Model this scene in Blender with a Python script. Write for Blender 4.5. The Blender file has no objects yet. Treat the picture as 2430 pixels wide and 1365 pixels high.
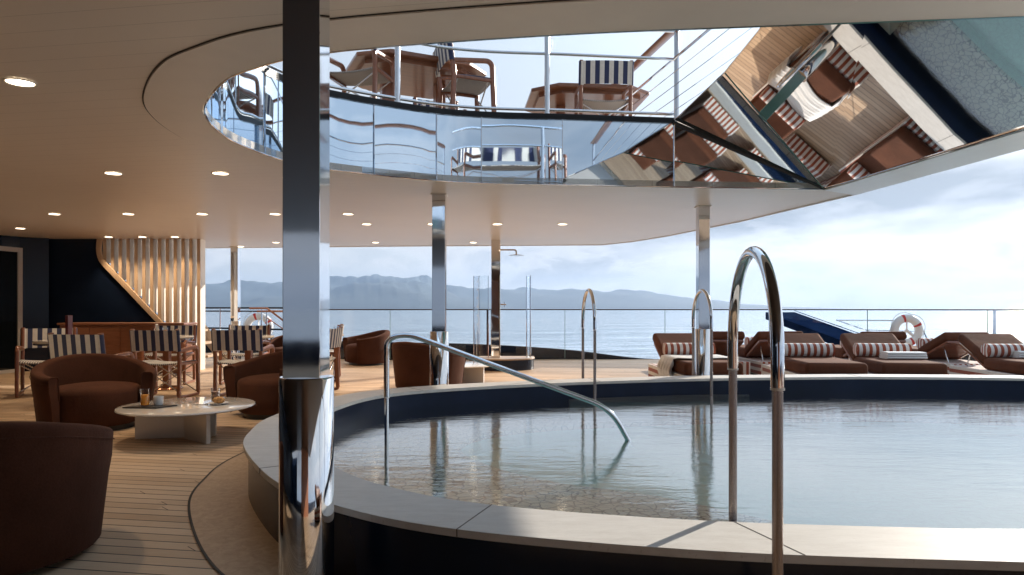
import bpy, bmesh, math, random
from math import sin, cos, pi, radians, sqrt, atan2
from mathutils import Vector, Matrix
from mathutils.geometry import tessellate_polygon
random.seed(7)
S = bpy.context.scene
COL = S.collection

# ------------------------------------------------------------------ camera
cam_d = bpy.data.cameras.new('camera'); cam = bpy.data.objects.new('camera', cam_d); COL.objects.link(cam)
cam.location = (0, 0, 1.15); cam.rotation_euler = (radians(90), 0, 0)
cam_d.sensor_width = 36; cam_d.lens = 24.0; cam_d.shift_y = 0.0191
cam_d.clip_start = 0.05; cam_d.clip_end = 20000
S.camera = cam
S.view_settings.view_transform = 'Standard'; S.view_settings.look = 'None'
S.view_settings.gamma = 1; S.view_settings.use_curve_mapping = False
S.view_settings.exposure = 0.75
S.render.resolution_x = 1024; S.render.resolution_y = 575
try:
    S.cycles.max_bounces = 14; S.cycles.glossy_bounces = 8; S.cycles.transparent_max_bounces = 20
    S.cycles.sample_clamp_indirect = 4.0; S.cycles.volume_bounces = 0
except Exception: pass

SUN_EL, SUN_AZ = 21.0, 46.0      # azimuth measured from +Y towards +X
# ------------------------------------------------------------------ world
W = bpy.data.worlds.new("World"); S.world = W; W.use_nodes = True
nt = W.node_tree; N = nt.nodes; Lk = nt.links
for n in list(N): N.remove(n)
def wn(t, **k):
    n = N.new(t)
    for a, b in k.items(): setattr(n, a, b)
    return n
def wmath(op, a, b=None, c=None, clamp=False):
    n = wn('ShaderNodeMath', operation=op); n.use_clamp = clamp
    for i, v in enumerate((a, b, c)):
        if v is None: continue
        if isinstance(v, (int, float)): n.inputs[i].default_value = v
        else: Lk.new(v, n.inputs[i])
    return n.outputs[0]
def wramp(fac, stops):
    n = wn('ShaderNodeValToRGB'); Lk.new(fac, n.inputs[0]); e = n.color_ramp.elements
    while len(e) > 1: e.remove(e[-1])
    e[0].position = stops[0][0]; e[0].color = (*stops[0][1], 1)
    for p, c in stops[1:]:
        q = e.new(p); q.color = (*c, 1)
    return n.outputs[0]
def wmix(f, a, b):
    n = wn('ShaderNodeMix', data_type='RGBA')
    for s, v in ((0, f), (6, a), (7, b)):
        if isinstance(v, (int, float)): n.inputs[s].default_value = v
        elif isinstance(v, tuple): n.inputs[s].default_value = (*v, 1)
        else: Lk.new(v, n.inputs[s])
    return n.outputs[2]
sky = wn('ShaderNodeTexSky', sky_type='NISHITA'); sky.sun_disc = False
sky.sun_elevation = radians(SUN_EL); sky.sun_rotation = radians(SUN_AZ)
sky.air_density = 1.0; sky.dust_density = 1.0; sky.ozone_density = 1.0
tc = wn('ShaderNodeTexCoord'); sep = wn('ShaderNodeSeparateXYZ'); Lk.new(tc.outputs['Generated'], sep.inputs[0])
sx, sy, sz = sep.outputs
zc = wmath('MAXIMUM', sz, 0.0)
az = wmath('ARCTAN2', sx, sy); el = wmath('ARCSINE', zc)
def wnoise(sa, se, scale, det, rough, off=(0,0,0), dist=0.0):
    c_ = wn('ShaderNodeCombineXYZ'); Lk.new(wmath('MULTIPLY', az, sa), c_.inputs[0]); Lk.new(wmath('MULTIPLY', el, se), c_.inputs[1])
    m = wn('ShaderNodeMapping'); m.inputs['Location'].default_value = off; Lk.new(c_.outputs[0], m.inputs[0])
    n = wn('ShaderNodeTexNoise'); n.inputs['Scale'].default_value = scale; n.inputs['Detail'].default_value = det
    n.inputs['Roughness'].default_value = rough; n.inputs['Distortion'].default_value = dist
    Lk.new(m.outputs[0], n.inputs[0]); return n.outputs[0]
nA = wnoise(1.0, 4.2, 2.3, 8, 0.56, (2.3, 0.4, 0), 0.25)      # long stratus sheets
nB = wnoise(1.0, 2.2, 7.0, 7, 0.60, (0.7, 3.9, 0), 0.2)       # lumpy cumulus
nC = wnoise(1.0, 3.0, 1.0, 3, 0.5, (5.2, 1.1, 0))
band = wmath('SUBTRACT', 1.0, wmath('MULTIPLY', wmath('ABSOLUTE', wmath('SUBTRACT', el, 0.065)), 13.0), clamp=True)   # cumulus row above the hills
hi = wmath('MULTIPLY', wmath('SUBTRACT', el, 0.16), 1.0, clamp=True)
mS = wmath('ADD', wmath('MULTIPLY', nA, 0.68), wmath('MULTIPLY', nC, 0.32))
mS = wmath('SUBTRACT', mS, hi)
ga = wmath('POWER', wmath('DIVIDE', wmath('SUBTRACT', az, 0.46), 0.55), 2.0); ge = wmath('POWER', wmath('DIVIDE', wmath('SUBTRACT', el, 0.135), 0.055), 2.0)
mS = wmath('ADD', mS, wmath('MULTIPLY', wmath('SUBTRACT', 1.0, wmath('ADD', ga, ge), clamp=True), 0.085))
mC = wmath('SUBTRACT', wmath('ADD', nB, wmath('MULTIPLY', band, 0.16)), 0.10)
blue = wmix(wmath('MULTIPLY', el, 1.2, clamp=True), (0.44, 0.47, 0.505), (0.32, 0.41, 0.52))
skv = wn('ShaderNodeVectorMath', operation='SCALE'); Lk.new(sky.outputs[0], skv.inputs[0]); skv.inputs['Scale'].default_value = 0.06
base = wmix(0.12, blue, skv.outputs[0])
strat = wramp(mS, [(0.0, (0.40, 0.46, 0.53)), (0.46, (0.56, 0.58, 0.61)), (0.51, (0.47, 0.49, 0.52)), (0.57, (0.33, 0.355, 0.39)), (0.64, (0.18, 0.205, 0.24))])
mskS = wmath('MULTIPLY', wmath('SUBTRACT', mS, 0.42), 13.0, clamp=True)
c1 = wmix(wmath('MULTIPLY', mskS, 0.92), base, strat)
cum = wramp(mC, [(0.50, (0.60, 0.60, 0.61)), (0.60, (0.50, 0.52, 0.55)), (0.70, (0.34, 0.385, 0.445))])
mskC = wmath('MULTIPLY', wmath('MULTIPLY', wmath('SUBTRACT', mC, 0.50), 12.0, clamp=True), wmath('ADD', wmath('MULTIPLY', band, 0.75), 0.08))
c2 = wmix(mskC, c1, cum)
sd = (sin(radians(SUN_AZ))*cos(radians(SUN_EL)), cos(radians(SUN_AZ))*cos(radians(SUN_EL)), sin(radians(SUN_EL)))
dp = wn('ShaderNodeVectorMath', operation='DOT_PRODUCT'); Lk.new(tc.outputs['Generated'], dp.inputs[0]); dp.inputs[1].default_value = sd
glow = wmath('POWER', wmath('MAXIMUM', dp.outputs['Value'], 0.0), 5.0)
gl2 = wmath('ADD', wmath('MULTIPLY_ADD', wmath('MULTIPLY', wmath('ADD', dp.outputs['Value'], 0.65), 1.25, clamp=True), 0.57, 0.45), wmath('MULTIPLY', glow, wmath('ADD', 0.58, wmath('MULTIPLY', wmath('SUBTRACT', el, 0.2, clamp=True), 3.0))))
vm = wn('ShaderNodeVectorMath', operation='SCALE'); Lk.new(c2, vm.inputs[0]); Lk.new(gl2, vm.inputs['Scale'])
fin = vm.outputs[0]
bg = wn('ShaderNodeBackground'); Lk.new(fin, bg.inputs[0]); bg.inputs[1].default_value = 1.0
wo = wn('ShaderNodeOutputWorld'); Lk.new(bg.outputs[0], wo.inputs[0])
# ------------------------------------------------------------------ sun
sl = bpy.data.lights.new('sun', 'SUN'); sl.energy = 4.8; sl.angle = radians(0.6); sl.color = (1.0, 0.92, 0.81)
sun = bpy.data.objects.new('sun', sl); COL.objects.link(sun)
sun.rotation_euler = Vector(sd).to_track_quat('Z', 'Y').to_euler()

# ================================================================== helpers
class MB:
    def __init__(s): s.v = []; s.f = []; s.m = []
    def add(s, vs, fs, mi=0, M=None):
        b = len(s.v)
        for p in vs:
            p = Vector(p)
            if M is not None: p = M @ p
            s.v.append(tuple(p))
        for f in fs: s.f.append(tuple(b+i for i in f)); s.m.append(mi)
        return s
    def box(s, c, d, M=None, mi=0, mis=None):
        x, y, z = d[0]/2, d[1]/2, d[2]/2
        vs = [(c[0]+a*x, c[1]+b*y, c[2]+e*z) for e in (-1, 1) for b in (-1, 1) for a in (-1, 1)]
        fs = [(0,2,3,1), (4,5,7,6), (0,1,5,4), (2,6,7,3), (0,4,6,2), (1,3,7,5)]  # bottom top front(-y) back left right
        if mis:
            b = len(s.v)
            for p in vs:
                p = Vector(p); p = M @ p if M is not None else p
                s.v.append(tuple(p))
            for f, m in zip(fs, mis): s.f.append(tuple(b+i for i in f)); s.m.append(m)
            return s
        return s.add(vs, fs, mi, M)
    def tube(s, path, r, n=10, mi=0, M=None, closed=False, cap=True, sq=None):
        P = [Vector(p) for p in path]; k = len(P)
        rs = r if isinstance(r, (list, tuple)) else [r]*k
        T = []
        for i in range(k):
            if closed: t = P[(i+1) % k]-P[i-1]
            else: t = P[min(i+1, k-1)]-P[max(i-1, 0)]
            T.append(t.normalized())
        up = Vector((0,0,1)) if abs(T[0].z) < 0.9 else Vector((0,1,0))
        nn = (up-T[0]*up.dot(T[0])).normalized()
        vs = []
        for i in range(k):
            nn = (nn-T[i]*nn.dot(T[i])).normalized(); bb = T[i].cross(nn)
            for j in range(n):
                if sq:   # rounded rectangle cross-section (half sizes)
                    a = 2*pi*j/n; ca, sa = cos(a), sin(a); e = 0.5
                    vs.append(P[i]+nn*sq[0]*math.copysign(abs(ca)**e, ca)+bb*sq[1]*math.copysign(abs(sa)**e, sa))
                else:
                    a = 2*pi*j/n; vs.append(P[i]+nn*rs[i]*cos(a)+bb*rs[i]*sin(a))
        fs = []
        for i in range(k if closed else k-1):
            i2 = (i+1) % k
            for j in range(n): fs.append((i*n+j, i*n+(j+1) % n, i2*n+(j+1) % n, i2*n+j))
        if cap and not closed: fs += [tuple(range(n-1, -1, -1)), tuple((k-1)*n+j for j in range(n))]
        return s.add(vs, fs, mi, M)
    def lathe(s, prof, n=32, c=(0,0,0), mi=0, M=None, a0=0, a1=2*pi):
        full = abs(a1-a0-2*pi) < 1e-6; m = n if full else n+1; vs = []
        for i in range(m):
            a = a0+(a1-a0)*i/n
            for (r, z) in prof: vs.append((c[0]+r*cos(a), c[1]+r*sin(a), c[2]+z))
        k = len(prof); fs = []
        for i in range(n):
            i2 = (i+1) % m
            for j in range(k-1): fs.append((i*k+j, i2*k+j, i2*k+j+1, i*k+j+1))
        return s.add(vs, fs, mi, M)
    def poly(s, outer, z0, z1, hole=None, mi=0, mside=None, sides=True, bottom=True, M=None):
        loops = [[Vector((p[0], p[1], 0)) for p in outer]]
        if hole: loops.append([Vector((p[0], p[1], 0)) for p in hole])
        tri = tessellate_polygon(loops); flat = [p for l in loops for p in l]; n = len(flat)
        def up(t):
            a, b, c = (flat[i] for i in t); return (b-a).cross(c-a).z > 0
        tri = [t if up(t) else (t[0], t[2], t[1]) for t in tri]
        vs = [(p.x, p.y, z1) for p in flat]+[(p.x, p.y, z0) for p in flat]
        s.add(vs, [tuple(t) for t in tri]+([tuple(n+i for i in reversed(t)) for t in tri] if bottom else []), mi, M)
        if sides:
            o = 0
            for li, l in enumerate(loops):
                k = len(l); ar = sum(l[i].x*l[(i+1) % k].y-l[(i+1) % k].x*l[i].y for i in range(k))
                ccw = ar > 0
                if li: ccw = not ccw
                vs2 = [(p.x, p.y, z0) for p in l]+[(p.x, p.y, z1) for p in l]
                fs = []
                for i in range(k):
                    j = (i+1) % k
                    fs.append((i, j, k+j, k+i) if ccw else (j, i, k+i, k+j))
                s.add(vs2, fs, mi if mside is None else mside, M)
        return s
    def build(s, name, mats, parent=None, smooth=35, bevel=None, loc=None, rz=0, seg=2):
        me = bpy.data.meshes.new(name); me.from_pydata(s.v, [], s.f)
        if not isinstance(mats, (list, tuple)): mats = [mats]
        for m in mats: me.materials.append(m)
        me.polygons.foreach_set('material_index', s.m)
        bm = bmesh.new(); bm.from_mesh(me); bmesh.ops.remove_doubles(bm, verts=bm.verts, dist=1e-5)
        bmesh.ops.recalc_face_normals(bm, faces=bm.faces) if s.__dict__.get('recalc', True) else None
        bm.to_mesh(me); bm.free()
        if smooth:
            me.polygons.foreach_set('use_smooth', [True]*len(me.polygons)); me.set_sharp_from_angle(angle=radians(smooth))
        me.update()
        o = bpy.data.objects.new(name, me); COL.objects.link(o)
        if parent is not None: o.parent = parent
        if loc: o.location = loc
        o.rotation_euler = (0, 0, rz)
        if bevel:
            b = o.modifiers.new('bevel', 'BEVEL'); b.width = bevel; b.segments = seg; b.limit_method = 'ANGLE'; b.angle_limit = radians(40)
            b.harden_normals = False
        return o
def tag(o, label=None, cat=None, group=None, kind=None):
    if label: o['label'] = label
    if cat: o['category'] = cat
    if group: o['group'] = group
    if kind: o['kind'] = kind
    return o
def empty(name, loc=(0,0,0), rz=0, label=None, cat=None, group=None):
    o = bpy.data.objects.new(name, None); COL.objects.link(o); o.location = loc; o.rotation_euler = (0,0,rz); o.empty_display_size = .1
    return tag(o, label, cat, group)
def copy_tree(o, parent=None, top=True):
    c = o.copy(); COL.objects.link(c)
    if parent is not None: c.parent = parent
    for ch in list(o.children): copy_tree(ch, c, False)
    return c
USED = set()
def place(proto, x, y, rz, label, z=0, group=None):
    if proto.name in USED: o = copy_tree(proto)
    else: o = proto; USED.add(proto.name)
    o.location = (x, y, z); o.rotation_euler = (0, 0, rz); o['label'] = label
    if group: o['group'] = group
    return o
def rot(a, ax='Z', c=(0,0,0)): return Matrix.Translation(c) @ Matrix.Rotation(a, 4, ax)
def catmull(P, n=8, closed=False):
    out = []; k = len(P)
    rng = range(k if closed else k-1)
    for i in rng:
        p0 = P[(i-1) % k] if closed else P[max(i-1, 0)]; p1 = P[i]; p2 = P[(i+1) % k]
        p3 = P[(i+2) % k] if closed else P[min(i+2, k-1)]
        for j in range(n):
            t = j/n
            out.append(tuple(0.5*((2*b)+(-a+c)*t+(2*a-5*b+4*c-d)*t*t+(-a+3*b-3*c+d)*t**3) for a, b, c, d in zip(p0, p1, p2, p3)))
    if not closed: out.append(tuple(P[-1]))
    return out
def offset(P, d, closed=True):     # positive = outward for ccw
    k = len(P); out = []
    for i in range(k):
        a = P[(i-1) % k] if (closed or i > 0) else P[i]; b = P[(i+1) % k] if (closed or i < k-1) else P[i]
        tx, ty = b[0]-a[0], b[1]-a[1]; l = sqrt(tx*tx+ty*ty) or 1
        out.append((P[i][0]+ty/l*d, P[i][1]-tx/l*d))
    return out
def ccw(P):
    a = sum(P[i][0]*P[(i+1) % len(P)][1]-P[(i+1) % len(P)][0]*P[i][1] for i in range(len(P)))
    return P if a > 0 else P[::-1]
def fillet(pts, r, n=6):
    P = [Vector(p) for p in pts]; out = [P[0]]
    for i in range(1, len(P)-1):
        a = (P[i-1]-P[i]); b = (P[i+1]-P[i]); rr = min(r, a.length*.49, b.length*.49)
        A = P[i]+a.normalized()*rr; B = P[i]+b.normalized()*rr
        for j in range(n+1):
            t = j/n; out.append(A*(1-t)**2+P[i]*2*t*(1-t)+B*t*t)
    out.append(P[-1]); return out

# ================================================================== materials
class NT:
    def __init__(s, name):
        s.m = bpy.data.materials.new(name); s.m.use_nodes = True; s.t = s.m.node_tree; s.n = s.t.nodes; s.l = s.t.links
        s.p = s.n['Principled BSDF']; s.out = s.n['Material Output']
    def new(s, t, **k):
        n = s.n.new(t)
        for a, b in k.items(): setattr(n, a, b)
        return n
    def put(s, sock, v):
        if isinstance(v, (int, float)): sock.default_value = v
        elif isinstance(v, tuple): sock.default_value = (*v, 1) if len(sock.default_value) == 4 and len(v) == 3 else v
        else: s.l.new(v, sock)
    def math(s, op, a, b=None, c=None, clamp=False):
        n = s.new('ShaderNodeMath', operation=op); n.use_clamp = clamp
        for i, v in enumerate((a, b, c)):
            if v is not None: s.put(n.inputs[i], v)
        return n.outputs[0]
    def mix(s, f, a, b):
        n = s.new('ShaderNodeMix', data_type='RGBA'); s.put(n.inputs[0], f); s.put(n.inputs[6], a); s.put(n.inputs[7], b); return n.outputs[2]
    def co(s, which='Object', scale=None, rotz=0, loc=(0,0,0)):
        t = s.new('ShaderNodeTexCoord').outputs[which]
        if scale is None and not rotz: return t
        m = s.new('ShaderNodeMapping'); s.l.new(t, m.inputs[0]); m.inputs['Rotation'].default_value = (0,0,rotz)
        m.inputs['Scale'].default_value = scale or (1,1,1); m.inputs['Location'].default_value = loc; return m.outputs[0]
    def noise(s, co, scale, det=4, rough=.5, dist=0):
        n = s.new('ShaderNodeTexNoise'); s.l.new(co, n.inputs['Vector']); n.inputs['Scale'].default_value = scale
        n.inputs['Detail'].default_value = det; n.inputs['Roughness'].default_value = rough; n.inputs['Distortion'].default_value = dist
        return n.outputs[0]
    def bump(s, h, strength=.3, dist=.01, normal=None):
        b = s.new('ShaderNodeBump'); b.inputs['Strength'].default_value = strength; b.inputs['Distance'].default_value = dist
        s.l.new(h, b.inputs['Height'])
        if normal is not None: s.l.new(normal, b.inputs['Normal'])
        return b.outputs[0]
    def ramp(s, f, stops):
        n = s.new('ShaderNodeValToRGB'); s.l.new(f, n.inputs[0]); e = n.color_ramp.elements
        while len(e) > 1: e.remove(e[-1])
        e[0].position = stops[0][0]; e[0].color = (*stops[0][1], 1)
        for p, c in stops[1:]:
            q = e.new(p); q.color = (*c, 1)
        return n.outputs[0]
    def xyz(s, co):
        n = s.new('ShaderNodeSeparateXYZ'); s.l.new(co, n.inputs[0]); return n.outputs
def sc(c, k): return tuple(min(1, x*k) for x in c)
def simple(name, col, rough=.5, metal=0, var=.12, scale=6, bump=0, bscale=60, **kw):
    t = NT(name); co = t.co()
    f = t.noise(co, scale, 5, .6)
    t.put(t.p.inputs['Base Color'], t.ramp(f, [(.3, sc(col, 1-var)), (.7, sc(col, 1+var))]))
    t.put(t.p.inputs['Roughness'], t.math('MULTIPLY_ADD', f, .15*rough, rough*.92)); t.p.inputs['Metallic'].default_value = metal
    if bump: t.l.new(t.bump(t.noise(co, bscale, 3, .6), bump, .004), t.p.inputs['Normal'])
    for k, v in kw.items(): t.put(t.p.inputs[k.replace('_', ' ')], v)
    return t.m
def wood(name, c1, c2, rough=.4, axis='Z', coat=.3, scale=1.0):
    t = NT(name); s = {'X': (1.2, 16, 16), 'Y': (16, 1.2, 16), 'Z': (16, 16, 1.2)}[axis]
    co = t.co('Object', tuple(k*scale for k in s)); f = t.noise(co, 2.2, 6, .65, .6); g = t.noise(co, 9, 3, .6)
    h = t.math('ADD', t.math('MULTIPLY', f, .75), t.math('MULTIPLY', g, .25))
    t.put(t.p.inputs['Base Color'], t.ramp(h, [(.32, c1), (.68, c2)]))
    t.p.inputs['Roughness'].default_value = rough; t.p.inputs['Coat Weight'].default_value = coat; t.p.inputs['Coat Roughness'].default_value = .12
    t.l.new(t.bump(h, .12, .003), t.p.inputs['Normal']); return t.m
def steel(name, col=(.78,.80,.82), rough=.04, wav=0.0, wscale=2.0, aniso=0):
    t = NT(name); t.put(t.p.inputs['Base Color'], col); t.p.inputs['Metallic'].default_value = 1
    co = t.co(); sm = t.noise(t.co('Object', (3, 3, 1)), 5, 4, .7)
    t.put(t.p.inputs['Roughness'], t.math('MULTIPLY_ADD', sm, .05, rough))
    if wav: t.l.new(t.bump(t.noise(co, wscale, 2, .4), 1.0, wav), t.p.inputs['Normal'])
    return t.m
def teak(name, rz, c1, c2, pw=.095, curved=False):
    t = NT(name); co = t.co('Object', (1,1,1), rz); x, y, z = t.xyz(co)
    r = t.math('DIVIDE', y, pw); idx = t.math('FLOOR', r); fr = t.math('FRACT', r)
    wn_ = t.new('ShaderNodeTexWhiteNoise', noise_dimensions='1D'); t.l.new(idx, wn_.inputs['W']); rv = wn_.outputs['Value']
    xs = t.math('ADD', x, t.math('MULTIPLY', rv, 7.3)); xi = t.math('DIVIDE', xs, 1.9); xf = t.math('FRACT', xi)
    w2 = t.new('ShaderNodeTexWhiteNoise', noise_dimensions='2D'); cb = t.new('ShaderNodeCombineXYZ'); t.l.new(idx, cb.inputs[0]); t.l.new(t.math('FLOOR', xi), cb.inputs[1]); t.l.new(cb.outputs[0], w2.inputs['Vector'])
    line = t.math('LESS_THAN', t.math('ABSOLUTE', t.math('SUBTRACT', fr, .5)), .455)   # 1 inside the plank
    xj = t.math('ADD', xf, t.math('MULTIPLY', fr, .075))
    joint = t.math('GREATER_THAN', t.math('ABSOLUTE', t.math('SUBTRACT', xj, .04)), .0022)
    ok = t.math('MULTIPLY', line, joint)
    g = t.noise(t.co('Object', (2.2, 34, 1), rz), 2.4, 6, .65, .4); g2 = t.noise(t.co('Object', (1, 1, 1), rz), 1.1, 4, .6)
    f = t.math('ADD', t.math('MULTIPLY', g, .5), t.math('ADD', t.math('MULTIPLY', w2.outputs['Value'], .34), t.math('MULTIPLY', g2, .20)))
    c = t.ramp(f, [(.3, c1), (.72, c2)])
    t.put(t.p.inputs['Base Color'], t.mix(ok, (.018,.014,.012), c))
    t.put(t.p.inputs['Roughness'], t.math('MULTIPLY_ADD', g, .25, .38))
    h = t.math('ADD', t.math('MULTIPLY', ok, 1.0), t.math('MULTIPLY', g, .15)); t.l.new(t.bump(h, .35, .003), t.p.inputs['Normal'])
    return t.m
def stripes(name, ca, cb_, period, axis='X', phase=0.0, duty=.5, rough=.85, fine=0):
    t = NT(name); x, y, z = t.xyz(t.co()); a = {'X': x, 'Y': y, 'Z': z}[axis] if axis in 'XYZ' else t.math('ADD', x, z)
    fr = t.math('FRACT', t.math('ADD', t.math('DIVIDE', a, period), phase)); k = t.math('LESS_THAN', fr, duty)
    f = t.noise(t.co(), 30, 4, .7); c = t.mix(k, cb_, ca)
    mm = t.new('ShaderNodeMix', data_type='RGBA', blend_type='MULTIPLY'); mm.inputs[0].default_value = 1; t.l.new(c, mm.inputs[6]); t.put(mm.inputs[7], t.ramp(f, [(.3, (.86,.86,.86)), (.7, (1,1,1))]))
    t.l.new(mm.outputs[2], t.p.inputs['Base Color']); t.p.inputs['Roughness'].default_value = rough
    t.p.inputs['Sheen Weight'].default_value = .2
    t.l.new(t.bump(t.noise(t.co('Object', (1,1,1)), 260, 2, .6), .25, .002), t.p.inputs['Normal']); return t.m

M = {}
M['deck'] = teak('teak_deck', radians(9), (.38,.25,.15), (.58,.42,.28))
t = NT('teak_margin'); f = t.noise(t.co('Object', (6, 6, 6)), 3, 7, .7, 1.2)
t.put(t.p.inputs['Base Color'], t.ramp(f, [(.3, (.32,.205,.12)), (.7, (.50,.35,.225))])); t.p.inputs['Roughness'].default_value = .45; M['margin'] = t.m
M['caulk'] = simple('black_caulk', (.015,.013,.012), .6)
# ceiling paint with fine plank lines
t = NT('ceiling_paint'); x, y, z = t.xyz(t.co('Object', (1,1,1), radians(9))); fr = t.math('FRACT', t.math('DIVIDE', y, .16))
ln = t.math('LESS_THAN', fr, .02); f = t.noise(t.co(), 1.2, 4, .6)
t.put(t.p.inputs['Base Color'], t.mix(ln, t.ramp(f, [(.3, (.68,.60,.52)), (.7, (.72,.64,.555))]), (.46,.40,.34)))
t.p.inputs['Roughness'].default_value = .34; M['ceil'] = t.m
M['trim'] = simple('trim_paint', (.70,.62,.535), .36, var=.03)
M['paleedge'] = simple('pale_edge_paint', (.74,.73,.71), .3, var=.03)  # own colour of edges and collars; on the soffit sheet it stands for daylight
M['navy'] = simple('navy_gloss', (.006,.011,.025), .2, var=.2, scale=1, Specular_IOR_Level=.3)
M['navy_tile'] = simple('navy_pool_wall', (.005,.012,.034), .3, var=.25, scale=3, Specular_IOR_Level=.2)
M['hull_dark'] = simple('dark_hull_paint', (.010,.012,.018), .25)
t = NT('blue_painted_beam'); t.n.remove(t.p); df = t.new('ShaderNodeBsdfDiffuse'); t.l.new(t.ramp(t.noise(t.co(), 3, 4), [(.3, (.005,.013,.04)), (.7, (.008,.020,.06))]), df.inputs[0]); t.l.new(df.outputs[0], t.out.inputs[0]); M['beam_navy'] = t.m
# travertine coping
t = NT('travertine'); co = t.co('Object', (2.5, 9, 6), radians(4)); f = t.noise(co, 2.5, 8, .7, .5); g = t.noise(t.co(), 60, 4, .6)
pit = t.math('GREATER_THAN', t.noise(t.co('Object', (6, 30, 6)), 7, 3, .6), .66)
c = t.ramp(f, [(.3, (.52,.485,.44)), (.7, (.64,.61,.565))])
t.put(t.p.inputs['Base Color'], t.mix(t.math('MULTIPLY', pit, .35), c, (.36,.30,.24))); t.p.inputs['Roughness'].default_value = .5
t.l.new(t.bump(t.math('SUBTRACT', g, t.math('MULTIPLY', pit, .8)), .2, .002), t.p.inputs['Normal']); M['stone'] = t.m
# pool mosaic
def mosaic(name, c1, c2, grout, s):
    t = NT(name); w = t.noise(t.co(), 3, 3, .6)
    cb = t.new('ShaderNodeVectorMath', operation='ADD'); t.l.new(t.co(), cb.inputs[0])
    sv = t.new('ShaderNodeVectorMath', operation='SCALE'); n_ = t.new('ShaderNodeTexNoise'); n_.inputs['Scale'].default_value = 5; t.l.new(t.co(), n_.inputs['Vector'])
    t.l.new(n_.outputs['Color'], sv.inputs[0]); sv.inputs['Scale'].default_value = .12; t.l.new(sv.outputs[0], cb.inputs[1])
    v1 = t.new('ShaderNodeTexVoronoi', feature='DISTANCE_TO_EDGE'); t.l.new(cb.outputs[0], v1.inputs['Vector']); v1.inputs['Scale'].default_value = s
    v2 = t.new('ShaderNodeTexVoronoi'); t.l.new(cb.outputs[0], v2.inputs['Vector']); v2.inputs['Scale'].default_value = s
    k = t.math('LESS_THAN', v1.outputs['Distance'], .06)
    cc = t.mix(v2.outputs['Color'], c1, c2)
    t.put(t.p.inputs['Base Color'], t.mix(k, cc, grout)); t.p.inputs['Roughness'].default_value = .5; return t.m
M['mosaic'] = mosaic('stone_mosaic', (.66,.61,.49), (.55,.50,.40), (.17,.15,.12), 14)
M['basin'] = mosaic('green_basin', (.50,.76,.66), (.47,.71,.62), (.44,.66,.58), 14)
# water: mirror of the sky by Fresnel over a clear, faintly tinted body
def water(name, tint, body, layers, rough=.015, deep=False):
    t = NT(name); t.n.remove(t.p); h = None
    for (sc_, s, w) in layers:
        x = t.math('MULTIPLY', t.noise(t.co('Object', sc_), s, 4, .55, .4), w); h = x if h is None else t.math('ADD', h, x)
    nb = t.bump(h, 1.0, 1.0)
    fr = t.new('ShaderNodeFresnel'); fr.inputs['IOR'].default_value = 1.33 if deep else 1.62; t.l.new(nb, fr.inputs['Normal'])
    fac = fr.outputs[0] if deep else t.math('MULTIPLY', fr.outputs[0], 1.5, clamp=True)
    gl = t.new('ShaderNodeBsdfGlossy'); gl.inputs['Roughness'].default_value = rough; gl.inputs['Color'].default_value = (1,1,1,1); t.l.new(nb, gl.inputs['Normal'])
    if deep:
        tr = t.new('ShaderNodeBsdfDiffuse'); tr.inputs['Color'].default_value = (*body, 1)
    else:
        tr = t.new('ShaderNodeBsdfTransparent'); tr.inputs['Color'].default_value = (*tint, 1)
    mx = t.new('ShaderNodeMixShader'); t.l.new(fac, mx.inputs[0]); t.l.new(tr.outputs[0], mx.inputs[1]); t.l.new(gl.outputs[0], mx.inputs[2])
    t.l.new(mx.outputs[0], t.out.inputs[0]); return t.m
M['poolwater'] = water('pool_water', (.92,.98,.95), None, [((.5,1.5,1), 9, .0016), ((.7,1.8,1), 28, .0005), ((.4,1,1), 2.2, .004)])
M['sea'] = water('sea_water', None, (.030,.062,.095), [((.40,1,1), .30, 1.5), ((.4,1,1), .055, 4.5), ((.5,1,1), 1.1, .25)], rough=.08, deep=True)
def glass(name, tint=(.965,.98,.985), refl=1.0):
    t = NT(name); t.n.remove(t.p); fr = t.new('ShaderNodeFresnel'); fr.inputs['IOR'].default_value = 1.45
    gl = t.new('ShaderNodeBsdfGlossy'); gl.inputs['Roughness'].default_value = .01
    gl.inputs['Color'].default_value = (.95,.97,1,1)
    tr = t.new('ShaderNodeBsdfTransparent'); tr.inputs['Color'].default_value = (*tint, 1)
    mx = t.new('ShaderNodeMixShader'); t.l.new(t.math('MULTIPLY', fr.outputs[0], refl), mx.inputs[0]); t.l.new(tr.outputs[0], mx.inputs[1]); t.l.new(gl.outputs[0], mx.inputs[2])
    t.l.new(mx.outputs[0], t.out.inputs[0]); return t.m
M['glass'] = glass('clear_glass', refl=.6); M['glass_edge'] = simple('glass_edge', (.22,.34,.33), .2); M['drink_glass'] = glass('drinking_glass', (.98,.985,.985), .6)
M['col'] = steel('brushed_steel', (.70,.71,.73), .03); M['cyl'] = steel('polished_steel', (.80,.79,.78), .015, .0008, 3)
M['chrome'] = steel('chrome', (.72,.74,.77), .03, .0006, 6); M['rib'] = None
M['mirror'] = steel('mirror_panel', (.62,.74,.86), 0.0, .0010, 1.6); M['mirror_wing'] = steel('mirror_soffit', (.88,.86,.84), 0.0, .0005, 1.1)
for k in ('mirror', 'mirror_wing'):
    nn = M[k].node_tree.nodes['Principled BSDF']; 
    for l in list(nn.inputs['Roughness'].links): M[k].node_tree.links.remove(l)
    nn.inputs['Roughness'].default_value = .02
t = NT('ribbed_bronze_tube'); x, y, z = t.xyz(t.co()); ang = t.math('ARCTAN2', y, x); w = t.math('SINE', t.math('MULTIPLY', ang, 26))
t.put(t.p.inputs['Base Color'], (.42,.36,.34)); t.p.inputs['Metallic'].default_value = .85; t.p.inputs['Roughness'].default_value = .25
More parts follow.
